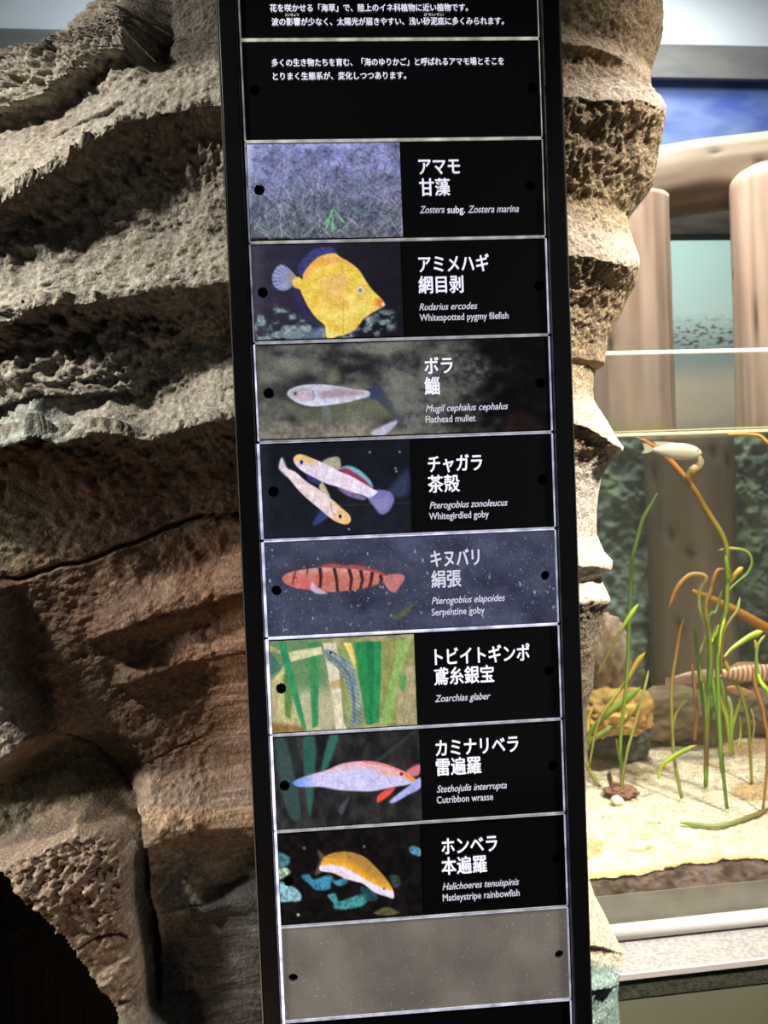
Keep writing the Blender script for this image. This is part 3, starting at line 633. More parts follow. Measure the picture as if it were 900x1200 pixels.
def pic_serpentine(X, Y):
    o = (305, 625); n = fbm(X/30, Y/22, octv=4); n2 = fbm(X/2.2, Y/2.2, octv=2)
    im = lerp((45, 48, 64), (74, 79, 102), np.clip(.4+n*.9+.35*sstep(670, 632, Y), 0, 1))/255
    im = put(im, sstep(.55, .75, n2)*.7, (140, 146, 176))
    im = put(im, sstep(640+6, 634, Y + (X-311)*.0)*.0, (0, 0, 0))
    rn = random.Random(5)
    for k in range(60):
        x = rn.uniform(316, 655); y = rn.uniform(640, 740); im = put(im, sstep(.9, 0, np.hypot(X-x, (Y-y)*rn.choice((1, .5)))-rn.uniform(.2, .7))*rn.uniform(.4, .9), (190, 196, 225))
    im = put(im, poly(X, Y, ZZ(*o, [(700,450),(760,400),(805,370),(800,395),(740,450)]), 2)*.6, (96, 100, 50))
    im = put(im, poly(X, Y, ZZ(*o, [(510,455),(560,425),(650,415),(600,435)]), 2)*.5, (84, 78, 84))
    im = put(im, poly(X, Y, ZZ(*o, [(640,235),(680,218),(740,215),(762,235),(735,280),(710,312),(680,300),(655,265)]), 1.2), (186, 114, 118))
    im = put(im, poly(X, Y, ZZ(*o, [(310,185),(350,162),(400,160),(450,170),(500,165),(600,190),(660,215),(620,225),(400,190)]), 1.2), (156, 76, 72))
    b = poly(X, Y, ZZ(*o, [(116,240),(140,212),(190,198),(260,186),(340,180),(420,184),(520,192),(600,205),(655,225),(650,252),(600,275),(520,295),(430,305),(350,310),(270,300),(190,288),(140,270)]), .9)
    yy = (Y-o[1])*4.5; im = put(im, b, np.clip(lerp((192, 112, 100), (202, 148, 142), sstep(230, 185, yy)) + (18*fbm(X/4, Y/4, octv=3))[:, None], 0, 255))
    im = put(im, b*sstep(335, 327, X+0*Y)*.9, (226, 160, 70)); im = put(im, b*poly(X, Y, ZZ(*o, [(180,250),(260,240),(280,300),(200,292)]), 4)*.5, (200, 90, 110))
    for P in ([(314,180),(320,230),(316,282)], [(390,186),(402,240),(408,304)], [(468,186),(482,240),(474,296)], [(530,200),(540,245),(526,295)], [(590,208),(585,250),(570,298)], [(634,226),(640,245),(630,268)]):
        im = put(im, stroke(X, Y, ZZ(*o, P), 4.2, 3.2, .8)*b*.95, (52, 34, 40))
    for P in ([(186,205),(178,230),(192,235)], [(175,235),(172,272)], [(248,188),(250,205),(242,215)]): im = put(im, stroke(X, Y, ZZ(*o, P), 1.8, 1.2, .7)*.9, (60, 36, 36))
    im = put(im, poly(X, Y, ZZ(*o, [(266,280),(275,255),(300,285),(350,315),(300,318),(270,300)]), 1.5)*.9, (200, 182, 214))
    return im
def pic_blenny(X, Y):
    o = (305, 740); n = fbm(X/10, Y/14, octv=4); n2 = fbm(X/3, Y/9, octv=3)
    im = lerp((120, 124, 84), (176, 166, 120), np.clip(.5+n, 0, 1))/255
    im = put(im, poly(X, Y, ZZ(*o, [(40,60),(330,60),(330,330),(40,330)]), 6)*.75, (80, 130, 92)); im = put(im, poly(X, Y, ZZ(*o, [(200,320),(360,320),(380,520),(150,530)]), 8)*.8, (186, 180, 150))
    def bladep(P, c, s=1.0): 
        nonlocal im
        im = put(im, poly(X, Y, ZZ(*o, P), s, False), np.clip(np.array(c)[None, :]*(1+.14*n2)[:, None], 0, 255))
    bladep([(50,260),(130,200),(200,380),(230,530),(150,530),(60,520)], (184, 176, 128), 3)
    bladep([(250,60),(310,60),(305,500),(275,510)], (58, 136, 86)); bladep([(120,200),(180,200),(160,470),(130,440)], (92, 130, 70), 2)
    bladep([(135,110),(320,80),(330,118),(160,160)], (206, 196, 158)); bladep([(50,75),(110,100),(108,120),(50,105)], (170, 160, 110))
    bladep([(95,60),(135,60),(200,320),(245,520),(225,522),(180,380),(140,240)], (52, 138, 92)); bladep([(48,100),(120,200),(60,230),(48,200)], (70, 110, 100)); bladep([(80,250),(125,180),(130,220),(96,262)], (200, 190, 130), 2)
    bladep([(330,60),(400,60),(420,250),(440,480),(460,520),(400,522),(370,300)], (208, 200, 176))
    bladep([(405,60),(500,60),(520,250),(530,490),(460,500),(430,200)], (140, 156, 96)); bladep([(440,60),(480,60),(505,160),(500,200)], (222, 200, 110))
    bladep([(495,55),(640,50),(640,250),(625,480),(560,495),(520,250)], (44, 134, 78)); bladep([(560,52),(600,52),(590,490),(575,490)], (36, 118, 70))
    bladep([(640,50),(820,40),(820,480),(630,490)], (138, 142, 86)); bladep([(735,45),(795,40),(740,220),(700,420),(690,485),(630,488),(690,240)], (136, 170, 96))
    bladep([(760,180),(815,180),(815,480),(720,485),(715,320)], (168, 156, 118), 3); bladep([(740,220),(775,230),(760,330),(735,300)], (90, 150, 88), 2)
    bladep([(60,480),(230,500),(230,530),(60,535)], (140, 110, 60), 4)
    im = put(im, poly(X, Y, ZZ(*o, [(370,270),(420,255),(430,290),(380,300)]), 2)*.7, (168, 140, 80))
    b = poly(X, Y, ZZ(*o, [(340,95),(375,100),(420,125),(470,160),(500,210),(520,300),(530,400),(535,480),(500,500),(470,490),(480,400),(460,300),(430,220),(385,175),(350,145),(338,115)]), 1.0)
    ch = 0.5+0.5*np.sin(Y*1.25+X*.6)*np.sin(X*1.4)
    im = put(im, b, np.clip(lerp((92, 112, 118), (168, 184, 176), np.clip(ch*.8+n2*.5, 0, 1)), 0, 255))
    im = put(im, stroke(X, Y, ZZ(*o, [(352,118),(420,170),(470,230),(490,330),(500,480)]), 2.6, 2.2, 1.2)*.6*(0.4+0.6*ch), (44, 62, 96))
    im = put(im, sstep(.7, -.7, np.hypot(X-o[0]-372/4.5, Y-o[1]-112/4.5)-1.6), (50, 34, 30))
    return im
def pic_wrasse(X, Y):
    o = (310, 850); n = fbm(X/9, Y/14, octv=4); n2 = fbm(X/3, Y/3, octv=3)
    im = lerp((26, 26, 28), (66, 64, 62), np.clip(.25+n*.7+.35*sstep(380, 316, X), 0, 1))/255
    for P, c in (([(50,80),(110,80),(160,260),(190,480),(130,480),(80,300)], (58, 84, 80)), ([(205,60),(265,60),(265,260),(240,480),(210,280)], (52, 108, 94)), ([(345,55),(390,55),(350,180),(310,260),(300,220)], (52, 122, 106)), ([(760,50),(800,30),(620,180),(580,190)], (50, 68, 64)), ([(540,100),(560,100),(530,180),(515,170)], (44, 54, 52)), ([(390,440),(440,380),(440,400),(410,470)], (84, 92, 100)), ([(130,100),(170,90),(200,300),(170,300)], (34, 44, 42))):
        im = put(im, poly(X, Y, ZZ(*o, P), 2.2)*.75, c)
    im = put(im, poly(X, Y, ZZ(*o, [(745,245),(815,205),(818,250),(790,270)]), 1.5), (206, 116, 122))
    b = poly(X, Y, ZZ(*o, [(150,300),(200,275),(260,255),(330,235),(400,205),(470,192),(560,190),(640,205),(700,228),(750,250),(795,285),(790,300),(750,315),(700,322),(640,335),(560,348),(470,346),(380,340),(300,325),(220,325),(170,320)]), 1.3)
    yy = (Y-o[1])*4.5; mid = 255+0*X
    im = put(im, b*sstep(345, 352, X+0*Y)*1.0, np.clip(lerp((222, 172, 186), (196, 194, 236), sstep(-22, 28, yy-(215+abs(0)*X*0+0.0*X)-np.interp(X, [345, 420, 460, 490], [52, 5, 20, 50]))) + (10*n2)[:, None], 0, 255))
    im = put(im, b*sstep(375, 345, X), (120, 150, 226)); im = put(im, b*sstep(354, 341, X)*.6, (110, 130, 200))
    im = put(im, stroke(X, Y, ZZ(*o, [(520,194),(620,204),(700,232),(760,262),(795,290)]), 2.4, 3.2, 1)*b*.8, (224, 116, 96))
    im = put(im, b*poly(X, Y, ZZ(*o, [(600,230),(700,238),(740,262),(690,270),(620,262)]), 3)*.8, (232, 170, 160)); im = put(im, b*poly(X, Y, ZZ(*o, [(740,255),(800,280),(790,300),(750,280)]), 2), (226, 140, 60))
    for P in ([(560,215),(590,235),(610,262),(600,285)], [(650,275),(665,305)]): im = put(im, stroke(X, Y, ZZ(*o, P), 1.2, 1, .6)*.6, (150, 130, 120))
    im = put(im, sstep(.7, -.7, np.hypot(X-o[0]-722/4.5, Y-o[1]-256/4.5)-2.6), (216, 96, 96)); im = put(im, sstep(.7, -.7, np.hypot(X-o[0]-722/4.5, Y-o[1]-257/4.5)-1.4), (60, 30, 50))
    im = put(im, poly(X, Y, ZZ(*o, [(592,400),(600,370),(640,340),(690,330),(650,375),(605,405)]), 1), (222, 82, 70))
    return put(im, poly(X, Y, ZZ(*o, [(660,400),(700,365),(760,320),(820,275),(822,330),(760,365),(700,400),(670,410)]), 1.2), (166, 172, 226))
def pic_rainbow(X, Y):
    o = (315, 965); n = fbm(X/8, Y/8, octv=4); n2 = fbm(X/3, Y/3, octv=3)
    im = lerp((13, 12, 13), (26, 23, 22), np.clip(.5+n, 0, 1))/255
    for P, c in (([(170,280),(210,268),(240,295),(320,270),(350,300),(400,285),(415,310),(370,330),(330,310),(320,345),(250,352),(215,320)], (62, 142, 172)), ([(310,380),(350,370),(370,410),(420,395),(500,370),(530,385),(500,430),(430,450),(350,450),(340,420)], (70, 160, 166)),
                 ([(40,150),(80,160),(110,180),(105,215),(60,235),(40,220)], (76, 130, 150)), ([(45,245),(85,232),(115,255),(95,275),(60,295),(45,290)], (188, 222, 180)), ([(50,310),(120,330),(165,365),(168,405),(110,412),(50,405)], (150, 206, 216)), ([(740,128),(775,120),(812,150),(795,172),(755,160)], (96, 160, 196)),
                 ([(640,275),(680,275),(695,320),(665,340),(645,310)], (50, 72, 66)), ([(560,465),(620,440),(660,455),(690,470),(640,485),(570,480)], (100, 94, 62)), ([(490,330),(560,360),(570,400),(520,410),(490,370)], (36, 76, 84))):
        im = put(im, poly(X, Y, ZZ(*o, P), 1.8)*np.clip(.85+.5*n2, 0, 1), c)
    for x, y, c in ((155,482,(170,170,150)), (503,122,(90,90,90)), (187,130,(100,96,90))): im = put(im, sstep(1, -1, np.hypot(X-o[0]-x/4.5, Y-o[1]-y/4.5)-1.8), c)
    im = put(im, poly(X, Y, ZZ(*o, [(258,142),(300,175),(320,210),(290,250),(245,270),(258,220),(270,190)]), 2)*.85, (104, 84, 82))
    b = poly(X, Y, ZZ(*o, [(290,180),(330,158),(390,148),(450,155),(510,180),(560,225),(610,280),(645,330),(660,370),(655,395),(620,385),(560,365),(500,320),(450,305),(400,290),(340,262),(270,248),(275,210)]), 1)
    t = (Y-o[1])*4.5 - np.interp((X-o[0])*4.5, [260, 330, 400, 460, 520, 580, 640], [222, 215, 228, 262, 300, 330, 350])
    c1 = lerp((168, 126, 62), (224, 160, 50), sstep(-70, -8, t)); w = sstep(-8, 12, t)
    im = put(im, b, np.clip(c1*(1-w)[:, None] + np.array((226, 214, 246))[None, :]*w[:, None] + (10*n2)[:, None], 0, 255))
    im = put(im, b*sstep(15, 60, t)*0.4, (220, 170, 140)); im = put(im, b*sstep(338+40, 330+38, X)*.35*sstep(0, 1, X), (216, 176, 140))
    im = put(im, stroke(X, Y, ZZ(*o, [(330,205),(420,200),(520,250),(600,320)]), 1, 1, .8)*b*.5, (190, 120, 40))
    return put(im, sstep(.6, -.6, np.hypot(X-o[0]-608/4.5, Y-o[1]-345/4.5)-1.4), (120, 90, 60))

LY = [48,166,284,403,519,634,749,863.5,975.5,1087,1197]
def zk(k): return (5-k)*PH + 0.0           # plate boundaries up the board
PL = [  # k (upper boundary index), label, holes px, picture (fn, x right edge px), edge brightness, lettering
 (-1, 'black text plate at the very top, two lines on seagrass', [], None, 0, [
    ('花を咲かせる「海草」で、陸上のイネ科植物に近い植物です。', 316.5, 548.5, 12.5, 9.6, 'small'), ('波の影響が少なく、太陽光が届きやすい、浅い砂泥底に多くみられます。', 318.5, 590.5, 28.5, 9.6, 'small'),
    ('えいきょう', 334, 350, 18.6, 3.6, 'tiny'), ('さでいてい', 497, 520, 18.4, 3.6, 'tiny')]),
 (0, 'black plate with two lines of small Japanese text above the seagrass photo', [(298.5,105.5),(624,102.5)], None, 0, [
    ('多くの生き物たちを育む、「海のゆりかご」と呼ばれるアマモ場とそこを', 318.5, 590.5, 76, 9.6, 'small'), ('とりまく生態系が、変化しつつあります。', 320, 476, 92.3, 9.6, 'small')]),
 (1, 'fish plate replaced by a photo of tangled seagrass, titled アマモ', [(304,223),(622,218)], (pic_seagrass, 470), 0, [
    ('アマモ', 491, 539, 203, 22, 'jp'), ('甘藻', 492, 527.5, 227.5, 22, 'jp'), ('Zostera', 492, 521, 249.5, 12, 'serif'), ('subg.', 524.5, 545, 249.5, 12, 'serif0'), ('Zostera marina', 548.5, 608, 248.8, 12, 'serif')]),
 (2, 'name plate with a yellow filefish with a round pale tail', [(308,343),(632,335)], (pic_filefish, 471), 1, [
    ('アミメハギ', 491, 573, 317, 22, 'jp'), ('網目剥', 491, 543, 341.5, 22, 'jp'), ('Rudarius ercodes', 491.5, 559.5, 362.7, 11.5, 'serif'), ('Whitespotted pygmy filefish', 492, 596, 374.7, 11.5, 'sans')]),
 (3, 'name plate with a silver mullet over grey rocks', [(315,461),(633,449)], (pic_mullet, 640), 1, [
    ('ボラ', 498, 530.5, 436.5, 22, 'jp'), ('鯔', 498, 515.5, 460.5, 22, 'jp'), ('Mugil cephalus cephalus', 499, 595.5, 481, 11.5, 'serif_d'), ('Flathead mullet', 499, 557.5, 494.5, 11.5, 'sans_d')]),
 (4, 'name plate with two crossing pale gobies with orange heads', [(320.5,576),(636,562)], (pic_chagara, 482), 2, [
    ('チャガラ', 502, 565, 551, 22, 'jp'), ('茶殻', 502, 538.7, 575, 22, 'jp'), ('Pterogobius zonoleucus', 503.6, 595, 594.3, 11.5, 'serif'), ('Whitegirdled goby', 503, 573, 607.5, 11.5, 'sans')]),
 (5, 'scratched bluish name plate with a red fish banded in black', [(324,692),(639.5,674.5)], (pic_serpentine, 700), 3, [
    ('キヌバリ', 505, 562, 662, 22, 'jp_d'), ('絹張', 506, 540.5, 686.5, 22, 'jp_d'), ('Pterogobius elapoides', 506, 592, 706, 11.5, 'serif_d'), ('Serpentine goby', 506, 568, 720, 11.5, 'sans_d')]),
 (6, 'name plate with a slender fish among broad green grass blades', [(329.5,806.5),(643.5,786)], (pic_blenny, 487), 2, [
    ('トビイトギンポ', 510, 620.6, 775.5, 22, 'jp'), ('鳶糸銀宝', 509, 579, 799.5, 22, 'jp'), ('Zoarchias glaber', 509.7, 575, 821, 11.5, 'serif')]),
 (7, 'name plate with a lilac wrasse with a small red fin', [(333.5,920.5),(648,897)], (pic_wrasse, 493), 1, [
    ('カミナリベラ', 511, 607.5, 882.5, 22, 'jp'), ('雷遍羅', 511.5, 564, 906, 22, 'jp'), ('Stethojulis interrupta', 512, 594, 926.3, 11.5, 'serif'), ('Cutribbon wrasse', 512, 578, 939.5, 11.5, 'sans')]),
 (8, 'name plate with a golden wrasse with white belly above teal rocks', [(338.5,1032.5),(653,1007)], (pic_rainbow, 494), 1, [
    ('ホンベラ', 518, 582.7, 998.3, 22, 'jp'), ('本遍羅', 518, 570.7, 1022, 22, 'jp'), ('Halichoeres tenuispinis', 518.7, 608.4, 1040, 11.5, 'serif'), ('Matleystripe rainbowfish', 519, 609, 1053, 11.5, 'sans')]),
 (9, 'blank smoky grey plate without picture or text, below all the fish', [(343.5,1147),(656,1119.5)], None, 2, []),
 (10, 'plain black plate at the lowest end of the sign, mostly cut off', [], None, 2, []),
]
PL[2] = (PL[2][0], 'name plate with a photo of tangled grey-green seagrass, no fish') + PL[2][2:]
g = 0.0016                                # half height of the lit seam between plates
for k, label, holes, pic, eb, texts in PL:
    z1, z0 = zk(k)-g, zk(k+1)+g; xa, xb = xli+0.0026, xri-0.0022
    if k == 10: pass
    root = empty('name_plate', ((xa+xb)/2, 0.004, z0), label, 'plate', 'acrylic plates stacked in the sign')
    H = [(atp(a, b)[0], atp(a, b)[2]) for a, b in holes]
    body = {5: m_frost, 9: m_blank}.get(k, m_body)
    plate_outline(xa, xb, z0, z1, H, 0.0052, 0.0002, 0.006, 'acrylic_panel', body, root)
    me_ = m_edge[eb]
    from_bm('lit_edge', box_bm(xa, xb, -0.0006, 0.0058, z0-0.0014, z0-0.0002), me_, root)
    from_bm('lit_edge', box_bm(xa, xb, -0.0006, 0.0058, z1+0.0002, z1+0.0011), me_, root)
    sb_ = 4 if k >= 6 else 3 if k >= 3 else 1
    from_bm('lit_edge', box_bm(xa-0.0027 if k >= 4 else xa-0.0016, xa-0.0002, -0.0006, 0.0058, z0, z1), m_edge[sb_], root)
    from_bm('lit_edge', box_bm(xb+0.0002, xb+(0.0016 if k >= 2 else 0.0009), -0.0006, 0.0058, z0, z1), m_edge[2 if k >= 2 else 0], root)
    for hx, hz in H:                         # ring lining each finger hole
        V, Q = tube([(hx, -0.0003, hz), (hx, 0.0065, hz)], 0.00525, 20, False)
        from_faces('finger_hole', V, Q, m_hole, root)
    if pic:
        fn, xr_px = pic; ymid = (LY[k]+LY[k+1])/2
        x1 = min(atp(xr_px, ymid-6)[0], xb-0.0006); x0 = xa+0.0006; zb0, zb1 = z0+0.0012, z1-0.0012
        nx_, nz_ = int((x1-x0)/0.00075), int((zb1-zb0)/0.00075)
        GX, GZ = np.meshgrid(np.linspace(x0, x1, nx_), np.linspace(zb1, zb0, nz_)); P = np.stack([GX.ravel(), np.full(GX.size, -0.0006), GZ.ravel()], 1)
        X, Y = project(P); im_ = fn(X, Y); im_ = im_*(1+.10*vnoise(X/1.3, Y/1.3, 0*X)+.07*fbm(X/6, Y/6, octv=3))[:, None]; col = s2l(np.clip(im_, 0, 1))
        cx, cz = (GX[1:, 1:]+GX[:-1, :-1])/2, (GZ[1:, 1:]+GZ[:-1, :-1])/2; keep = np.ones(cx.shape, bool)
        for hx, hz in H: keep &= np.hypot(cx-hx, cz-hz) > 0.0052
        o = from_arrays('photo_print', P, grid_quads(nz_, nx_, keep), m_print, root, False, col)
        if fn is not pic_seagrass: o['label'] = label.replace('name plate with', 'printed picture of').replace('scratched bluish ', '')[:90]
    for tx, x0, x1, base, em, st in texts:
        mm = m_white_soft if st.endswith('_d') or st in ('serif', 'sans') else m_white
        lettering(tx, x0, x1, base, em, {'serif0': 'sans'}.get(st, st.replace('_d', '')), root, mm)

# ------------------------------------------------------------------ the aquarium
VG, VB = 0.45, 1.10                        # front glass and mossy back wall, local depth
ZW = att(800, 507, VG)[2]                  # water level
z_s0 = att(800, 1017, VG)[2]; z_s1 = att(730, 868, VB)[2]
SL = (z_s1-z_s0)/(VB-VG)
def sand_at(px, py):                       # where a pixel's ray meets the sand bed
    d = ray(px, py); n = np.array([-TS, TC, 0.0])
    # z = z_s0 + (v-VG)*SL
    t = (z_s0 + (CAM@n - VG)*SL - CAM[2])/(d[2] - (d@n)*SL); p = CAM + d*t; return Tinv(p)
UL, UR = Tinv(att(640, 600, VG))[0], Tinv(att(1250, 600, VG))[0]

tank = empty('aquarium_tank', T(0.62, 0.5, ZF), 'large open-topped glass aquarium with a grey ledge and white rail, right of the rock', 'aquarium')
zt_ = att(800, 414.5, VG)[2]; zr1 = att(800, 1076, VG-.016)[2]; zr0 = zr1-0.026; zfb = att(800, 1164, VG-.10)[2]
def glassmat():
    m = bpy.data.materials.new('thick_clear_acrylic'); m.use_nodes = True; nt = m.node_tree; nt.nodes.clear()
    out = nd(m, 'ShaderNodeOutputMaterial'); tr = nd(m, 'ShaderNodeBsdfTransparent'); tr.inputs[0].default_value = (0.97, 0.985, 0.97, 1)
    gl = nd(m, 'ShaderNodeBsdfGlossy'); gl.inputs['Roughness'].default_value = 0.03; df = nd(m, 'ShaderNodeBsdfTranslucent'); df.inputs[0].default_value = (0.85, 0.82, 0.72, 1)
    a = nd(m, 'ShaderNodeMixShader'); a.inputs[0].default_value = 0.03; lk(m, tr.outputs[0], a.inputs[1]); lk(m, gl.outputs[0], a.inputs[2])
    b = nd(m, 'ShaderNodeMixShader'); b.inputs[0].default_value = 0.03; lk(m, a.outputs[0], b.inputs[1]); lk(m, df.outputs[0], b.inputs[2]); lk(m, b.outputs[0], out.inputs[0]); return m  # faint translucent veil stands in for haze in the water
m_glass = glassmat()
from_bm('front_pane', box_bm(UL, UR, VG-0.012, VG, zr0, zt_, tank=True), m_glass, tank)
m_gedge = mat('bright_pane_edge', (0.9, 0.88, 0.82, 1), 0.25, emis=C(255, 246, 228), estr=0.35)  # weak emission stands in for light caught along the pane's top
from_bm('pane_edge', box_bm(UL, UR, VG-0.0125, VG+0.0005, zt_, zt_+0.0045, tank=True), m_gedge, tank)
V, Q = tube([T(UL, VG-0.014, (zr0+zr1)/2), T(UR, VG-0.014, (zr0+zr1)/2)], 0.0125, 20)
from_faces('corner_rail', V, Q, mat('white_plastic_rail', (0.55, 0.53, 0.52, 1), 0.3), tank)
m_ledge = noisy('speckled_grey_ledge', [(0.35, C(124, 122, 120)), (0.65, C(156, 151, 150))], 160, 0.75, 0.4, 300, spec=0.3)
from_bm('ledge', box_bm(UL-0.02, UR, VG-0.0995, VG-0.0005, zr0-0.010, zr0-0.0005, 0.0015, tank=True), m_ledge, tank)
from_bm('ledge_edge', box_bm(UL-0.02, UR, VG-0.104, VG-0.0995, zr0-0.010, zr0+0.0005, 0.001, tank=True), mat('pale_ledge_trim', (0.52, 0.47, 0.45, 1), 0.4), tank)
m_fasc = noisy('shaded_dark_fascia', [(0.3, C(38, 40, 32)), (0.7, C(72, 74, 58))], 110, 0.95, 0.8, 240)  # dark tone includes the ledge's shadow, put into the colour
from_bm('fascia', box_bm(UL-0.02, UR, VG-0.0995, VG-0.03, zfb, zr0-0.0105, 0.001, tank=True), m_fasc, tank)
from_bm('base_panel', box_bm(UL-0.02, UR, VG-0.098, VG-0.03, ZF, zfb-0.0005, 0.001, tank=True), noisy('olive_painted_panel', [(0.3, C(98, 98, 80)), (0.7, C(114, 113, 94))], 3, 0.6), tank)
from_bm('tank_floor', box_bm(UL-0.02, UR, VG+0.001, VB+0.17, zr0-0.03, zr0+0.004, 0.001, tank=True), mat('grey_tank_floor', C(120, 116, 108), 0.7), tank)
from_bm('side_pane', box_bm(UL-0.012, UL-0.0005, VG-0.012, VB, zr0, zt_, tank=True), m_glass, tank)

# water: surface sheet, meniscus
def watermat():
    m = bpy.data.materials.new('water_surface'); m.use_nodes = True; nt = m.node_tree; nt.nodes.clear()
    out = nd(m, 'ShaderNodeOutputMaterial'); tr = nd(m, 'ShaderNodeBsdfTransparent'); tr.inputs[0].default_value = (0.93, 0.98, 0.95, 1)
    gl = nd(m, 'ShaderNodeBsdfGlossy'); gl.inputs['Roughness'].default_value = 0.05; gl.inputs[0].default_value = (0.8, 0.85, 0.8, 1)
    tc = nd(m, 'ShaderNodeTexCoord'); n = nd(m, 'ShaderNodeTexNoise', Scale=14.0, Detail=2.0); lk(m, tc.outputs['Object'], n.inputs['Vector'])
    bp = nd(m, 'ShaderNodeBump', Strength=0.15, Distance=0.01); lk(m, n.outputs[0], bp.inputs['Height']); lk(m, bp.outputs[0], gl.inputs['Normal'])
    a = nd(m, 'ShaderNodeMixShader'); a.inputs[0].default_value = 0.25; lk(m, tr.outputs[0], a.inputs[1]); lk(m, gl.outputs[0], a.inputs[2]); lk(m, a.outputs[0], out.inputs[0]); return m
nu, nv = 60, 40; GU, GV = np.meshgrid(np.linspace(UL, UR, nu), np.linspace(VG+0.001, VB+0.08, nv))
WZ = ZW + 0.0006*np.sin(GU*40)*np.cos(GV*31)
P = np.array([T(a, b, c) for a, b, c in zip(GU.ravel(), GV.ravel(), WZ.ravel())])
water = from_arrays('water', P, grid_quads(nv, nu), watermat()); tag(water, 'clear still water surface high behind the aquarium glass', 'water', kind='stuff')
m_men = mat('pale_meniscus', C(196, 186, 150), 0.3, spec=0.5)  # solid pale strip stands in for the bright water meniscus
bmn = box_bm(UL, UR, VG+0.0005, VG+0.004, ZW-0.0035, ZW+0.0015, 0.0008, tank=True); box_bm(UL, UR, VG+0.0005, VG+0.002, ZW+0.004, ZW+0.0055, bm=bmn, tank=True)
from_bm('waterline', bmn, m_men, tank)['label'] = 'pale water meniscus along the inside of the pane'

# sand bed
def sandz(u, v): return z_s0 + (v-VG)*SL + 0.012*fbm(u*5, v*5, octv=3) + 0.003*fbm(u*30, v*30+4, octv=3)
nu, nv = 520, 420; GU, GV = np.meshgrid(np.linspace(UL, UR, nu), VG+0.001 + (VB+0.17-VG)*np.linspace(0, 1, nv)**1.15); u_, v_ = GU.ravel(), GV.ravel()
zz_ = sandz(u_, v_) + 0.0022*fbm(u_*140, v_*140, octv=3) + 0.010*np.exp(-((v_-VG)/0.03))*fbm(u_*18, v_*3, octv=3)
gn = fbm(u_*60, v_*60, octv=4); gn2 = fbm(u_*260, v_*260, octv=2); spk = worley(u_*170, v_*170)
colr = np.array([[.50, .42, .30]])*(1+.42*gn+.5*gn2)[:, None]
colr = np.where(((spk < .2) & (gn2 > 0))[:, None], np.array([[.85, .78, .64]]), colr)
mb = sstep(.10, .34, fbm(u_*9+3, v_*11, octv=5)); colr = colr*(1-mb[:, None]*.6*np.array([[.4, .7, 1.0]]))
fr = sstep(VG+.03, VG+.005, v_); colr = colr*(1-fr)[:, None] + np.array([[.38, .30, .14]])*fr[:, None]
sand = from_arrays('sand', np.array([T(a, b, c) for a, b, c in zip(u_, v_, zz_)]), grid_quads(nv, nu), vcmat('coarse_pale_sand', rough=0.8, bump=0.6, bscale=320, bdist=.002), None, True, np.clip(colr, 0, .95))
tag(sand, 'pale yellow coarse sand covering the aquarium bottom', 'sand', kind='stuff')
# brown gravel layer against the glass below the sand
nu, nv = 420, 40; GU, GV = np.meshgrid(np.linspace(UL, UR, nu), np.linspace(0, 1, nv)); u_, s_ = GU.ravel(), GV.ravel()
ztop = sandz(u_, np.full_like(u_, VG+.001)) + 0.0022*fbm(u_*140, VG*140+0*u_, octv=3) + 0.010*fbm(u_*18, VG*3+0*u_, octv=3); zbt = att(800, 1052, VG)[2] + 0.004*fbm(u_*20, u_*0, octv=3)
gz = ztop + (zbt-ztop)*s_; gv = VG+0.0045 - 0.003*np.clip(fbm(u_*90, gz*90, octv=3)+.3, 0, 1)
gc = np.array([[.16, .11, .085]])*(1+1.0*fbm(u_*50, gz*50, octv=4))[:, None]; pk = sstep(.25, .5, fbm(u_*22+2, gz*26, octv=3)); gc = gc*(1-pk)[:, None] + np.array([[.24, .16, .16]])*pk[:, None]
gravel = from_arrays('gravel', np.array([T(a, b, c) for a, b, c in zip(u_, gv, gz)]), grid_quads(nv, nu), vcmat('dark_brown_gravel', rough=.8, bump=.6, bscale=240), None, True, np.clip(gc, .01, .9))
tag(gravel, 'dark brown gravel layer seen through the glass below the pale sand', 'gravel', kind='stuff')
from_bm('bottom_strip', box_bm(UL, UR, VG+0.0012, VG+0.003, zr0+0.006, att(800, 1050, VG)[2]+.012, tank=True), noisy('grey_silicone_strip', [(0.3, C(110, 106, 98)), (0.7, C(136, 131, 122))], 20, .6), tank)

# mossy rear wall below the water and the drowned brown post in front of it
def backwall():
    z0, z1 = z_s1-0.08, ZW+0.03; nu, nv = 300, 260
    GU, GV = np.meshgrid(np.linspace(UL-.05, UR+.15, nu), np.linspace(z1, z0, nv)); u_, z_ = GU.ravel(), GV.ravel()
    d = 0.03*fbm(u_*6, z_*6, octv=5) + 0.010*fbm(u_*50, z_*50, octv=3)
    P = np.array([T(a, VB+0.06-dd, c) for a, dd, c in zip(u_, d, z_)]); n = fbm(u_*16, z_*16, octv=5); n2 = fbm(u_*60+5, z_*60, octv=3); n3 = fbm(u_*4, z_*4+9, octv=3)
    c = np.array([[.15, .205, .185]])*(1+.8*n+.5*n2)[:, None]; gq = sstep(.1, .5, n+.5*n3+.3*n2); c = c*(1-gq)[:, None] + np.array([[.20, .26, .16]])*gq[:, None]
    tw = sstep(z0+.36, z0+.10, z_+.08*n3); c = c*(1-tw)[:, None] + np.array([[.22, .16, .11]])*(1+.5*n)[:, None]*tw[:, None]
    o = from_arrays('mossy_rear_wall', P, grid_quads(nv, nu), vcmat('algae_covered_rock', rough=.9, bump=.5, bscale=90, bdist=.004), None, True, np.clip(c, .01, .9))
    tag(o, 'dim teal algae-covered rock wall at the rear of the aquarium, under water', 'rock')
backwall()

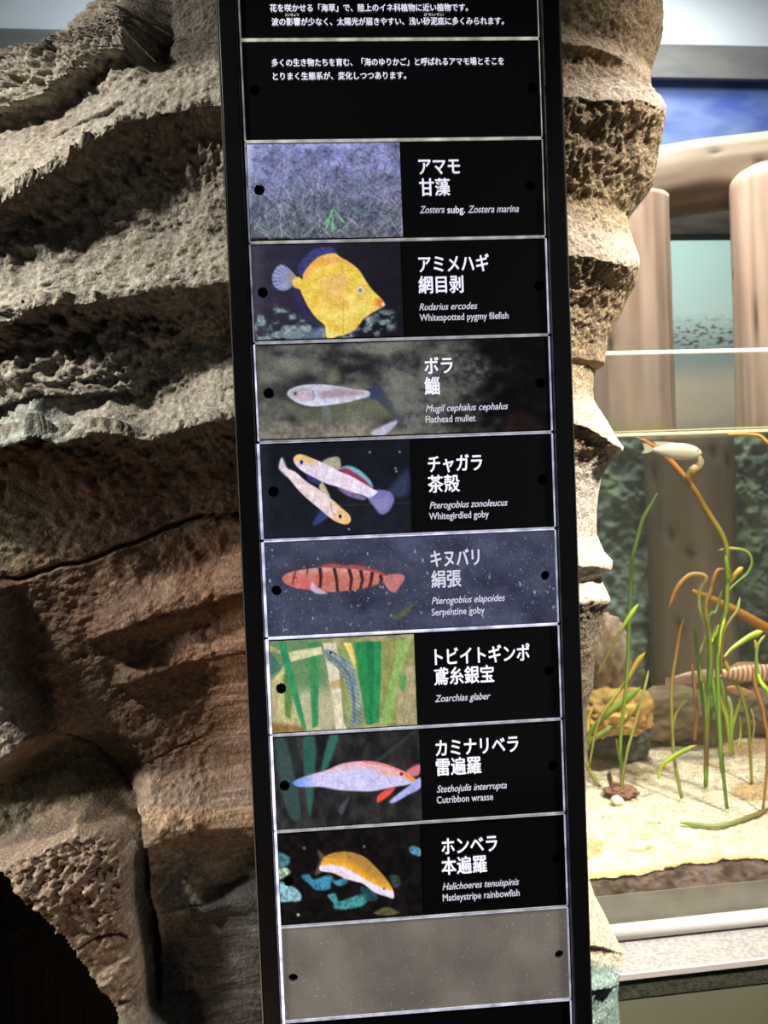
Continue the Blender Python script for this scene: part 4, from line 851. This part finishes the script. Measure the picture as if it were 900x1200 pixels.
def log(name, P0, P1, rad, n_l, n_c, pal, label, cat, group, top_round=True, algae=None, seed=0, matname='weathered_timber', rad1=None, kink=0.0):
    P0, P1 = np.array(P0, float), np.array(P1, float); ax = P1-P0; L = np.linalg.norm(ax); ax /= L
    ref = np.array([0, 1.0, 0]); a = np.cross(ax, ref); a /= np.linalg.norm(a); b = np.cross(a, ax)
    V = []; cols = []; s = np.linspace(0, 1, n_l); th = np.linspace(0, 2*math.pi, n_c, endpoint=False); S, TH = np.meshgrid(s, th, indexing='ij'); S, TH = S.ravel(), TH.ravel()
    cx_, sy_ = np.cos(TH), np.sin(TH); nn = fbm(cx_*1.6+seed, sy_*1.6, S*L*1.2, 4); grain = fbm(cx_*14+seed, sy_*14, S*L*2.2, 4, .6); crack = np.abs(fbm(cx_*6+seed*3, sy_*6, S*L*0.7, 2)); ck = sstep(.022, .0, crack)
    R = rad*(1+((rad1 or rad)/rad-1)*S)*(1+.07*nn+.02*grain-.05*ck)
    if top_round: R = R*np.sqrt(np.clip(1-np.clip((S-(1-rad*.5/L))/(rad*.5/L), 0, 1)**2*.75, 0, 1))
    V = P0 + ax*(S*L)[:, None] + R[:, None]*(a*cx_[:, None] + b*sy_[:, None]) + np.array([kink*np.sin(S*9+seed), 0*S, kink*.6*np.sin(S*13+2+seed)]).T
    c = np.array(pal[0])[None, :]*(.5-grain[:, None]*.9) + np.array(pal[1])[None, :]*(.5+grain[:, None]*.9); c = c*(1-.78*ck)[:, None]*(1+.18*nn)[:, None]
    if algae:
        zq = V[:, 2]; w = sstep(algae[1], algae[0], zq+.012*grain)*.8; w = w*np.clip(.45+.9*grain+.5*nn, 0, 1); c = c*(1-w)[:, None] + np.array([[.42, .36, .08]])*w[:, None]
    Q = []; 
    for i in range(n_l-1):
        for k in range(n_c): Q.append((i*n_c+k, (i+1)*n_c+k, (i+1)*n_c+(k+1) % n_c, i*n_c+(k+1) % n_c))
    V = np.concatenate([V, [P0, P1 + ax*rad*.02]]); c = np.concatenate([c, [pal[0], pal[1]]]); a0, b0 = n_l*n_c, n_l*n_c+1
    for k in range(n_c): Q.append((a0, k, (k+1) % n_c)); Q.append((b0, (n_l-1)*n_c+(k+1) % n_c, (n_l-1)*n_c+k))
    o = from_faces(name, V, Q, vcmat(matname, rough=.75, bump=.35, bscale=70), None, True, np.clip(c, .01, .95)); tag(o, label, cat, group); return o
VP = 1.32
pal = ((.28, .18, .12), (.60, .44, .33))
zpb = ZW-0.12
def up_(px, py, v): return Tinv(att(px, py, v))
ul, ur = up_(737, 380, VP)[0], up_(905, 380, VP)[0]; rl = (up_(784, 380, VP)[0]-up_(690, 380, VP)[0])/2; rr = rl*0.86
alg = (ZW+0.055, ZW+0.088)
log('pier_post', T(ul, VP, zpb), T(ul-.004, VP, up_(740, 238, VP)[2]), rl, 70, 48, pal, 'sun-bleached timber pier post half hidden by the rock edge', 'post', 'pier posts behind the aquarium', False, alg, 1)
log('pier_post', T(ur, VP, zpb), T(ur-.006, VP, up_(890, 196, VP)[2]), rr, 70, 48, pal, 'sun-bleached timber pier post at the right edge of the picture', 'post', 'pier posts behind the aquarium', True, alg, 4)
us = up_(771, 300, VP+.10)[0]
log('pier_post', T(us, VP+.10, zpb), T(us-.002, VP+.10, up_(771, 232, VP+.10)[2]), .024, 60, 20, ((.16, .12, .08), (.34, .26, .18)), 'narrow dark cracked stake tight against the right side of the left post', 'post', 'pier posts behind the aquarium', False, alg, 11)
c0, c1 = up_(690, 228, VP+.13), up_(1000, 184, VP+.13)
log('pier_beam', T(c0[0], VP+.13, c0[2]), T(c1[0], VP+.13, c1[2]), (up_(800, 164, VP)[2]-up_(800, 252, VP)[2])/2, 90, 48, ((.13, .105, .07), (.31, .24, .18)), 'thick weathered log laid crosswise over the pier posts', 'log', None, False, None, 7, kink=.004)
b0, b1 = up_(770, 258, 1.7)[2], up_(820, 280, 1.7)[2]
o = from_bm('dark_rail', box_bm(up_(650, 300, 1.7)[0], up_(1000, 300, 1.7)[0], 1.66, 1.72, b1, b0+.03, .003, tank=True), noisy('dark_stained_timber', [(.3, (.02,.018,.014,1)), (.7, (.045,.04,.03,1))], 12, .8, .4, 60, (1,1,4)))
tag(o, 'dark horizontal timber rail seen between the two posts, below the log', 'rail')
s0 = up_(812, 700, VB+.03); 
log('drowned_post', T(s0[0], VB+.03, z_s1-.05), T(s0[0]-.004, VB+.03, ZW+.028), (up_(860, 700, VB-.07)[0]-up_(762, 700, VB-.07)[0])/2, 60, 44, ((.16, .12, .085), (.26, .20, .145)), 'broad brown silted post standing under water at the rear', 'post', None, False, None, 9, 'silted_timber')

# rocks and sponge under water
def boulder(name, px, py, v, rx, rz, col1, col2, label, cat, seed, ry=None, rough=.18):
    b = bmesh.new(); bmesh.ops.create_icosphere(b, subdivisions=5, radius=1.0); co = np.array([x.co[:] for x in b.verts]); n = fbm(co[:, 0]*1.7+seed, co[:, 1]*1.7, co[:, 2]*1.7, 5); n2 = fbm(co[:, 0]*7+seed, co[:, 1]*7, co[:, 2]*7, 4)
    u, _, z = up_(px, py, v); s = 1/(F/np.linalg.norm(att(px, py, v)-CAM)); r = 1+rough*1.6*n+rough*.7*n2; co = co*r[:, None]
    P = np.array([T(u+c[0]*rx*s, v+c[1]*(ry or rx)*s, z+c[2]*rz*s) for c in co]); Fc = [tuple(x.index for x in f.verts) for f in b.faces]; b.free()
    w = np.clip(.5+n2*1.1, 0, 1)[:, None]; c = np.array([col1])*(1-w)+np.array([col2])*w
    o = from_faces(name, P, Fc, m_boul, None, True, c); tag(o, label, cat); return o
m_boul = vcmat('encrusted_stone', rough=.85, bump=.6, bscale=120, bdist=.003)
boulder('boulder', 706, 768, .98, 32, 50, (.16, .105, .075), (.36, .25, .17), 'pinkish brown encrusted boulder under water beside the rock column', 'rock', 3)
boulder('coral_mound', 715, 832, .92, 44, 24, (.26, .14, .05), (.52, .30, .08), 'orange-yellow coral mound low behind the leftmost eelgrass', 'coral', 5, rough=.24)
boulder('dark_stone', 722, 866, 1.0, 34, 20, (.05, .055, .05), (.10, .10, .085), 'dark stone at the foot of the orange coral mound', 'rock', 15)
boulder('silt_mound', 796, 836, 1.06, 62, 30, (.13, .095, .06), (.25, .185, .11), 'low pinkish brown silty mound on the sand at the rear', 'rock', 8, 24, rough=.2)
boulder('silt_mound', 905, 836, 1.06, 46, 28, (.14, .11, .065), (.27, .21, .12), 'low brown silty mound behind the rightmost eelgrass', 'rock', 12, 22, rough=.2)
boulder('white_shell', 723, 938, sand_at(723, 942)[1], 6.5, 5, (.60, .52, .38), (.75, .68, .52), 'small whitish rounded shell on the sand in front of the leftmost grass', 'shell', 21, rough=.08)
boulder('root_clump', 727, 927, sand_at(728, 931)[1], 15, 5, (.12, .05, .03), (.24, .11, .07), 'small reddish brown root clump at the foot of the left eelgrass', 'roots', 23, rough=.4)

# eelgrass
GREEN, OLIVE, BRIGHT, ORANGE, PALE, BROWN, YEL, DK = (.30,.52,.05), (.42,.42,.07), (.72,.92,.08), (.85,.42,.08), (.62,.64,.22), (.48,.26,.07), (.90,.68,.10), (.20,.32,.05)
m_leaf = vcmat('eelgrass_blade', rough=.4, trans=.45, spec=.4)
def blade(pts, w0, w1, c0, c1, parent, v, dv=0.0, n=26, name='blade'):
    R = resample(pts, n); P = []; 
    for i, (x, y) in enumerate(R):
        P.append(att(x, y, v + dv*math.sin(i/(n-1)*2.2)))
    P = np.array(P); k = np.array([F/np.linalg.norm(p-CAM) for p in P]); t = np.linspace(0, 1, n)
    W = (w0+(w1-w0)*t)*np.clip(np.minimum(1, (1-t)*9+.12), 0, 1)/2/k
    Tn = np.gradient(P, axis=0); Tn /= np.linalg.norm(Tn, axis=1)[:, None]+1e-9; look = (P-CAM); look /= np.linalg.norm(look, axis=1)[:, None]
    nrm = np.array([TS, -TC, 0.0]); side = np.cross(Tn, nrm); side /= np.linalg.norm(side, axis=1)[:, None]+1e-9
    V = []; 
    for p, s, w in zip(P, side, W): V += [p-s*w, p-nrm*0+nrm*w*.08+nrm*.0004, p+s*w, p+nrm*w*.05-nrm*.0004]
    Q = []
    for i in range(n-1):
        for j in range(4): Q.append((i*4+j, i*4+(j+1) % 4, (i+1)*4+(j+1) % 4, (i+1)*4+j))
    Q += [(0, 3, 2, 1), ((n-1)*4, (n-1)*4+1, (n-1)*4+2, (n-1)*4+3)]
    tt = np.repeat(t, 4)[:, None]; sm = np.clip((tt-.25)/.6, 0, 1); c = np.array([c0])*(1-sm)+np.array([c1])*sm; c = c*(1+.12*np.sin(np.arange(len(c))*1.7))[:, None]
    return from_faces(name, V, Q, m_leaf, parent, True, np.clip(c, .01, .95))
def plant(rx, ry, label, blades, dv=0.02, name='eelgrass'):
    u, v, z = sand_at(rx, ry); root = empty(name, T(u, v, z), label, 'plant', 'eelgrass rooted in the aquarium sand')
    for i, (pts, w0, w1, c0, c1) in enumerate(blades): blade(pts, w0, w1, c0, c1, root, v + (i % 3-1)*.006, dv*((-1)**i))
    return root
plant(728, 932, 'tall thin green eelgrass left of the others, with one long upright blade', [
    ([(728,934),(729,916),(727,879),(728,855),(732,820),(735.5,780),(737,740),(739,687),(741,655),(747,631),(753,609),(763,592),(770,578)], 4, 5, GREEN, (.26,.36,.08)),
    ([(728,930),(729,911),(733,890),(737,873),(748,836),(757,800),(760,786)], 4, 3, OLIVE, PALE),
    ([(728,900),(724,880),(722,865)], 2, 2, OLIVE, OLIVE), ([(700,790),(712,768),(724,745),(729,737),(738,722),(748,708)], 2, 6, OLIVE, BRIGHT),
    ([(690,900),(700,850),(717,821),(735,797),(746,777),(756,765)], 2, 7, OLIVE, YEL), ([(731,849),(736,842),(741,835),(752,823)], 4, 5, OLIVE, OLIVE)])
plant(703, 922, 'short eelgrass with broad arching bright green leaf beside the black board', [
    ([(703,922),(691,903),(686,886),(689,865),(698,850),(717,832),(735,819),(751,805)], 3, 9, OLIVE, (.34,.55,.05)), ([(687,880),(690,870),(700,863),(709,858),(717,852)], 5, 8, OLIVE, (.24,.32,.05)), ([(688,880),(689,858),(690,841),(694,829)], 2, 5, YEL, YEL)])
plant(799, 936, 'slender eelgrass with a bending orange-tipped blade, left of centre', [
    ([(799,936),(794,911),(790,889),(788,862),(787,830),(787,804),(791,775),(794,757),(797,740),(801,725)], 4, 4, OLIVE, (.66,.36,.08)), ([(772,912),(774,900),(783,891),(798,882),(817,873)], 4, 6, BRIGHT, (.40,.50,.06)), ([(788,862),(791,841),(798,828),(806,820)], 2, 4, OLIVE, OLIVE)])
plant(827, 923, 'bushy eelgrass whose orange upper blades curl over to the left', [
    ([(827,923),(827,868),(825,833),(820,793),(815,745),(813,732)], 4, 5, GREEN, (.28,.50,.04)), ([(827,920),(829,853),(830,820),(832,793),(833,767),(831,740),(829,728),(827,712),(829,703),(833,693),(837,677),(842,668),(850,667)], 5, 5, GREEN, (.80,.42,.12)),
    ([(830,860),(831,733),(839,717),(843,703),(846,692)], 4, 3, GREEN, PALE), ([(831,735),(824,725),(819,710),(820,693),(826,683),(827,676),(819,673),(809,674),(799,682),(791,695),(783,713)], 4, 6, PALE, (.85,.44,.12)),
    ([(822,800),(820,769),(824,755),(827,744)], 3, 3, GREEN, PALE), ([(814,868),(816,840),(815,820),(811,778)], 5, 4, BROWN, (.50,.26,.12)), ([(832,800),(833,770),(832,742)], 7, 4, DK, GREEN), ([(827,905),(828,850),(824,800)], 5, 4, BROWN, GREEN)])
plant(852, 947, 'largest eelgrass with a thick green stem leaning left to an orange tip at the surface', [
    ([(852,948),(848,911),(845,879),(841,841),(836,807),(833,788)], 4, 5, DK, GREEN), ([(846,905),(843,850),(841,790),(841,756),(847,729),(851,713),(852,687),(852.5,660),(851,641),(844,623),(828,599),(812,572),(796,552),(780,535),(763,521),(746,512)], 5, 8, GREEN, (.62,.24,.04)),
    ([(852,697),(857,689),(867,680),(876,672),(881,661),(879,651),(871,645),(855,643),(841,645)], 3, 4, GREEN, (.50,.52,.16)), ([(854,684),(858,679),(863,672),(871,665)], 5, 7, YEL, YEL), ([(849,770),(856,762),(865,755),(881,745),(894,740)], 3, 8, PALE, BRIGHT),
    ([(845,790),(846,757),(849,739),(857,725),(864,715),(867,700)], 3, 4, BROWN, (.62,.66,.20)), ([(835,752),(838,744),(843,732)], 4, 7, BRIGHT, BRIGHT), ([(842,775),(843,759),(845,741),(850,724)], 3, 4, BRIGHT, BRIGHT), ([(836,750),(844,769),(850,779),(855,786)], 5, 7, OLIVE, (.42,.36,.04)), ([(850,640),(852,660),(853,682)], 5, 9, (.34,.45,.02), (.34,.48,.02))])
plant(857, 886, 'small tuft of short glowing yellow-green blades fanning out at the rear', [
    ([(857,886),(858,855),(862,840),(868,820)], 4, 4, BRIGHT, (.7,.85,.1)), ([(857,886),(857,850),(857,831),(853,815)], 5, 4, BRIGHT, (.85,.92,.45)), ([(856,880),(854,850),(850,826),(845,796)], 4, 4, BRIGHT, (.6,.8,.1)), ([(856,880),(852,845),(847,828),(840,808)], 4, 4, BRIGHT, (.85,.7,.1)), ([(866,875),(868,859),(867,838)], 3, 3, BRIGHT, PALE)])
plant(881, 918, 'thin olive eelgrass blade curving up left, right of the bright tuft', [([(881,920),(879,879),(877,847),(871,820),(863,800),(857,783)], 3, 6, OLIVE, (.40,.44,.08)), ([(879,880),(884,850),(880,830)], 2, 2, PALE, PALE)])
plant(894, 950, 'rightmost eelgrass with orange lower blades and pale green curling tips', [
    ([(894,950),(897,920),(899,895),(899,860),(896,845),(894,831),(887,811),(884,796),(884,780)], 3, 5, BROWN, (.74,.36,.10)), ([(888,800),(887,783),(886,769),(888,757),(892,750),(897,744)], 5, 3, (.42,.68,.10), PALE), ([(887,768),(886,758),(884,750)], 3, 4, PALE, YEL), ([(889,790),(892,799),(897,807),(904,815)], 5, 6, BRIGHT, (.5,.7,.1))])
def leaf(name, pts, w0, w1, c0, c1, v, label, dv=.0):
    u, _, z = up_(pts[0][0], pts[0][1], v); r = empty(name, T(u, v, z), label, 'leaf'); blade(pts, w0, w1, c0, c1, r, v, dv)
    return r
leaf('drifting_leaf', [(811,693),(820,697),(831,701),(857,713),(873,722),(900,737),(915,744)], 6, 12, (.62,.34,.04), (.66,.28,.04), .80, 'orange-brown dead eelgrass leaf drifting slantwise across the right plants')
leaf('floating_leaf', [(853,509.5),(870,509),(887,510),(893,513),(902,521)], 3, 5, (.70,.40,.05), (.85,.50,.06), .52, 'orange leaf floating just below the waterline at right')
leaf('curled_leaf', [(808,562),(812,552),(819,547),(821,534)], 13, 8, (.60,.42,.12), (.66,.48,.18), .62, 'small curled tan leaf hanging right below the pale fish')
def on_sand(pts, dz=.004):
    return [sand_at(*p) for p in pts]
def sandleaf(name, pts, w, c0, c1, label):
    R = resample(pts, 30); S = [sand_at(x, y) for x, y in R]; P = np.array([T(u, v, float(sandz(np.array([u]), np.array([v]))[0])+.007) for u, v, z in S])
    k = np.array([F/np.linalg.norm(p-CAM) for p in P]); t = np.linspace(0, 1, 30); V, Q = tube(P, w/2/k*np.clip(np.minimum(t*8, (1-t)*8)+.2, 0, 1), 6)
    tt = np.concatenate([np.repeat(t, 6), [0, 1]])[:, None]; c = np.array([c0])*(1-tt)+np.array([c1])*tt
    o = from_faces(name, V, Q, m_leaf, None, True, c); tag(o, label, 'leaf')
sandleaf('fallen_leaf', [(797,874),(817,871),(851,865),(880,859),(905,855)], 5, (.20,.07,.02), (.46,.38,.05), 'long brown fallen leaf lying on the sand toward the rear')
sandleaf('fallen_leaf', [(797,966),(822,969.5),(853,968),(876,960),(905,947)], 5, (.35,.50,.16), (.28,.17,.04), 'fallen leaf lying on the front sand, green turning brown to the right')
sandleaf('twig', [(718,932),(717,920),(714,907)], 3, (.14,.05,.03), (.16,.07,.04), 'short dark twig poking from the sand at the left')

# fish in the water
def fish(name, tail_px, head_px, v, prof, label, colfn, fins, eye=None, thick=.55, n=40, nc=20):
    a, b = att(*tail_px, v), att(*head_px, v); ax = b-a; L = np.linalg.norm(ax); ax /= L; nrm = np.array([TS, -TC, 0]); upv = np.cross(ax, nrm); upv *= np.sign(upv[2]) if abs(upv[2]) > 1e-6 else 1
    s = np.linspace(0, 1, n); H = np.interp(s, [p[0] for p in prof], [p[1] for p in prof])*L; k = np.ones(5)/5; H[2:-2] = np.convolve(H, k, 'valid')
    V = []; cols = []
    for si, hi in zip(s, H):
        for j in range(nc):
            th = 2*math.pi*j/nc; V.append(a+ax*si*L + upv*hi*math.sin(th) + nrm*hi*thick*math.cos(th)); cols.append(colfn(si, math.sin(th)))
    Q = []
    for i in range(n-1):
        for j in range(nc): Q.append((i*nc+j, i*nc+(j+1) % nc, (i+1)*nc+(j+1) % nc, (i+1)*nc+j))
    V += [a, b+ax*H[-1]*.4]; cols += [colfn(0, 0), colfn(1, 0)]
    for j in range(nc): Q.append((n*nc, (j+1) % nc, j)); Q.append((n*nc+1, (n-1)*nc+j, (n-1)*nc+(j+1) % nc))
    root = empty(name, tuple((a+b)/2), label, 'fish')
    from_faces('body', V, Q, vcmat('fish_skin', rough=.35, spec=.5), root, True, np.clip(np.array(cols), .01, .95))
    for fname, pts, c in fins:
        P3 = [a+ax*x*L+upv*y*L for x, y in pts]; m = len(P3); VV = [p+nrm*.0005 for p in P3]+[p-nrm*.0005 for p in P3]
        FF = [tuple(range(m)), tuple(range(2*m-1, m-1, -1))]+[(i, m+i, m+(i+1) % m, (i+1) % m) for i in range(m)]
        me = bpy.data.meshes.new(fname); me.from_pydata([tuple(x) for x in VV], [], FF); me.materials.append(mat(fname+'_skin', c+(1,), .4)); link(bpy.data.objects.new(fname, me), root)
    if eye:
        bb = bmesh.new(); bmesh.ops.create_uvsphere(bb, u_segments=12, v_segments=8, radius=eye[2]*L); pc = a+ax*eye[0]*L+upv*eye[1]*L+nrm*np.interp(eye[0], s, H)*thick*.85
        for x in bb.verts: x.co += Vector(pc)
        from_bm('eye', bb, mat('dark_eye', (.02,.02,.025,1), .1), root, True)
    return root
fish('pale_fish', (765, 527), (822, 531), .60, [(0,.03),(.12,.07),(.35,.15),(.6,.17),(.82,.14),(.95,.08),(1,.02)], 'plump pale cream fish just below the waterline, tail to the left',
     lambda s, t: (.66+.1*t, .60+.08*t, .44+.06*t), [('tail_fin', [(.04,.0),(-.10,.10),(-.22,.12),(-.17,.0),(-.22,-.09),(-.10,-.07)], (.45,.42,.32)), ('dorsal_fin', [(.10,.08),(.0,.16),(.2,.17),(.45,.17),(.4,.13)], (.55,.50,.36)), ('pectoral_fin', [(.95,-.1),(1.08,-.16),(1.02,-.26),(.96,-.2)], (.55,.5,.36))], (.90, .04, .018))
def bandcol(s, t):
    k = (s*13) % 1.0
    return (.10,.05,.035) if k < .17 and .03 < s < .93 else (.68+.05*t, .40+.05*t, .26+.02*t)
fish('banded_goby', (846, 789), (918, 788), .78, [(0,.055),(.1,.08),(.35,.125),(.7,.13),(.9,.11),(1,.04)], 'pink-orange goby with thin dark bars swimming behind the rightmost eelgrass', bandcol,
     [('tail_fin', [(.03,.04),(-.16,.06),(-.17,-.05),(.03,-.05)], (.50,.36,.28)), ('dorsal_fin', [(.12,.09),(.25,.17),(.5,.17),(.65,.13)], (.50,.34,.20)), ('anal_fin', [(.15,-.09),(.3,-.15),(.5,-.13)], (.50,.34,.20))], (.93, .03, .018))
fish('faint_goby', (788, 797), (838, 790), .95, [(0,.06),(.1,.09),(.4,.14),(.8,.14),(1,.05)], 'blurry pink goby farther back, behind the green blades', lambda s, t: (.46, .30, .22),
     [('tail_fin', [(.03,.05),(-.16,.08),(-.17,-.07),(.03,-.06)], (.42,.30,.24))], None)
fish('orange_goby', (882, 813), (852, 806), .93, [(0,.06),(.1,.09),(.4,.14),(.8,.14),(1,.05)], 'small orange fish low behind the bright tuft of grass', lambda s, t: (.62, .30, .12),
     [('tail_fin', [(.03,.05),(-.22,.12),(-.22,-.10),(.03,-.06)], (.60,.34,.14))], None)
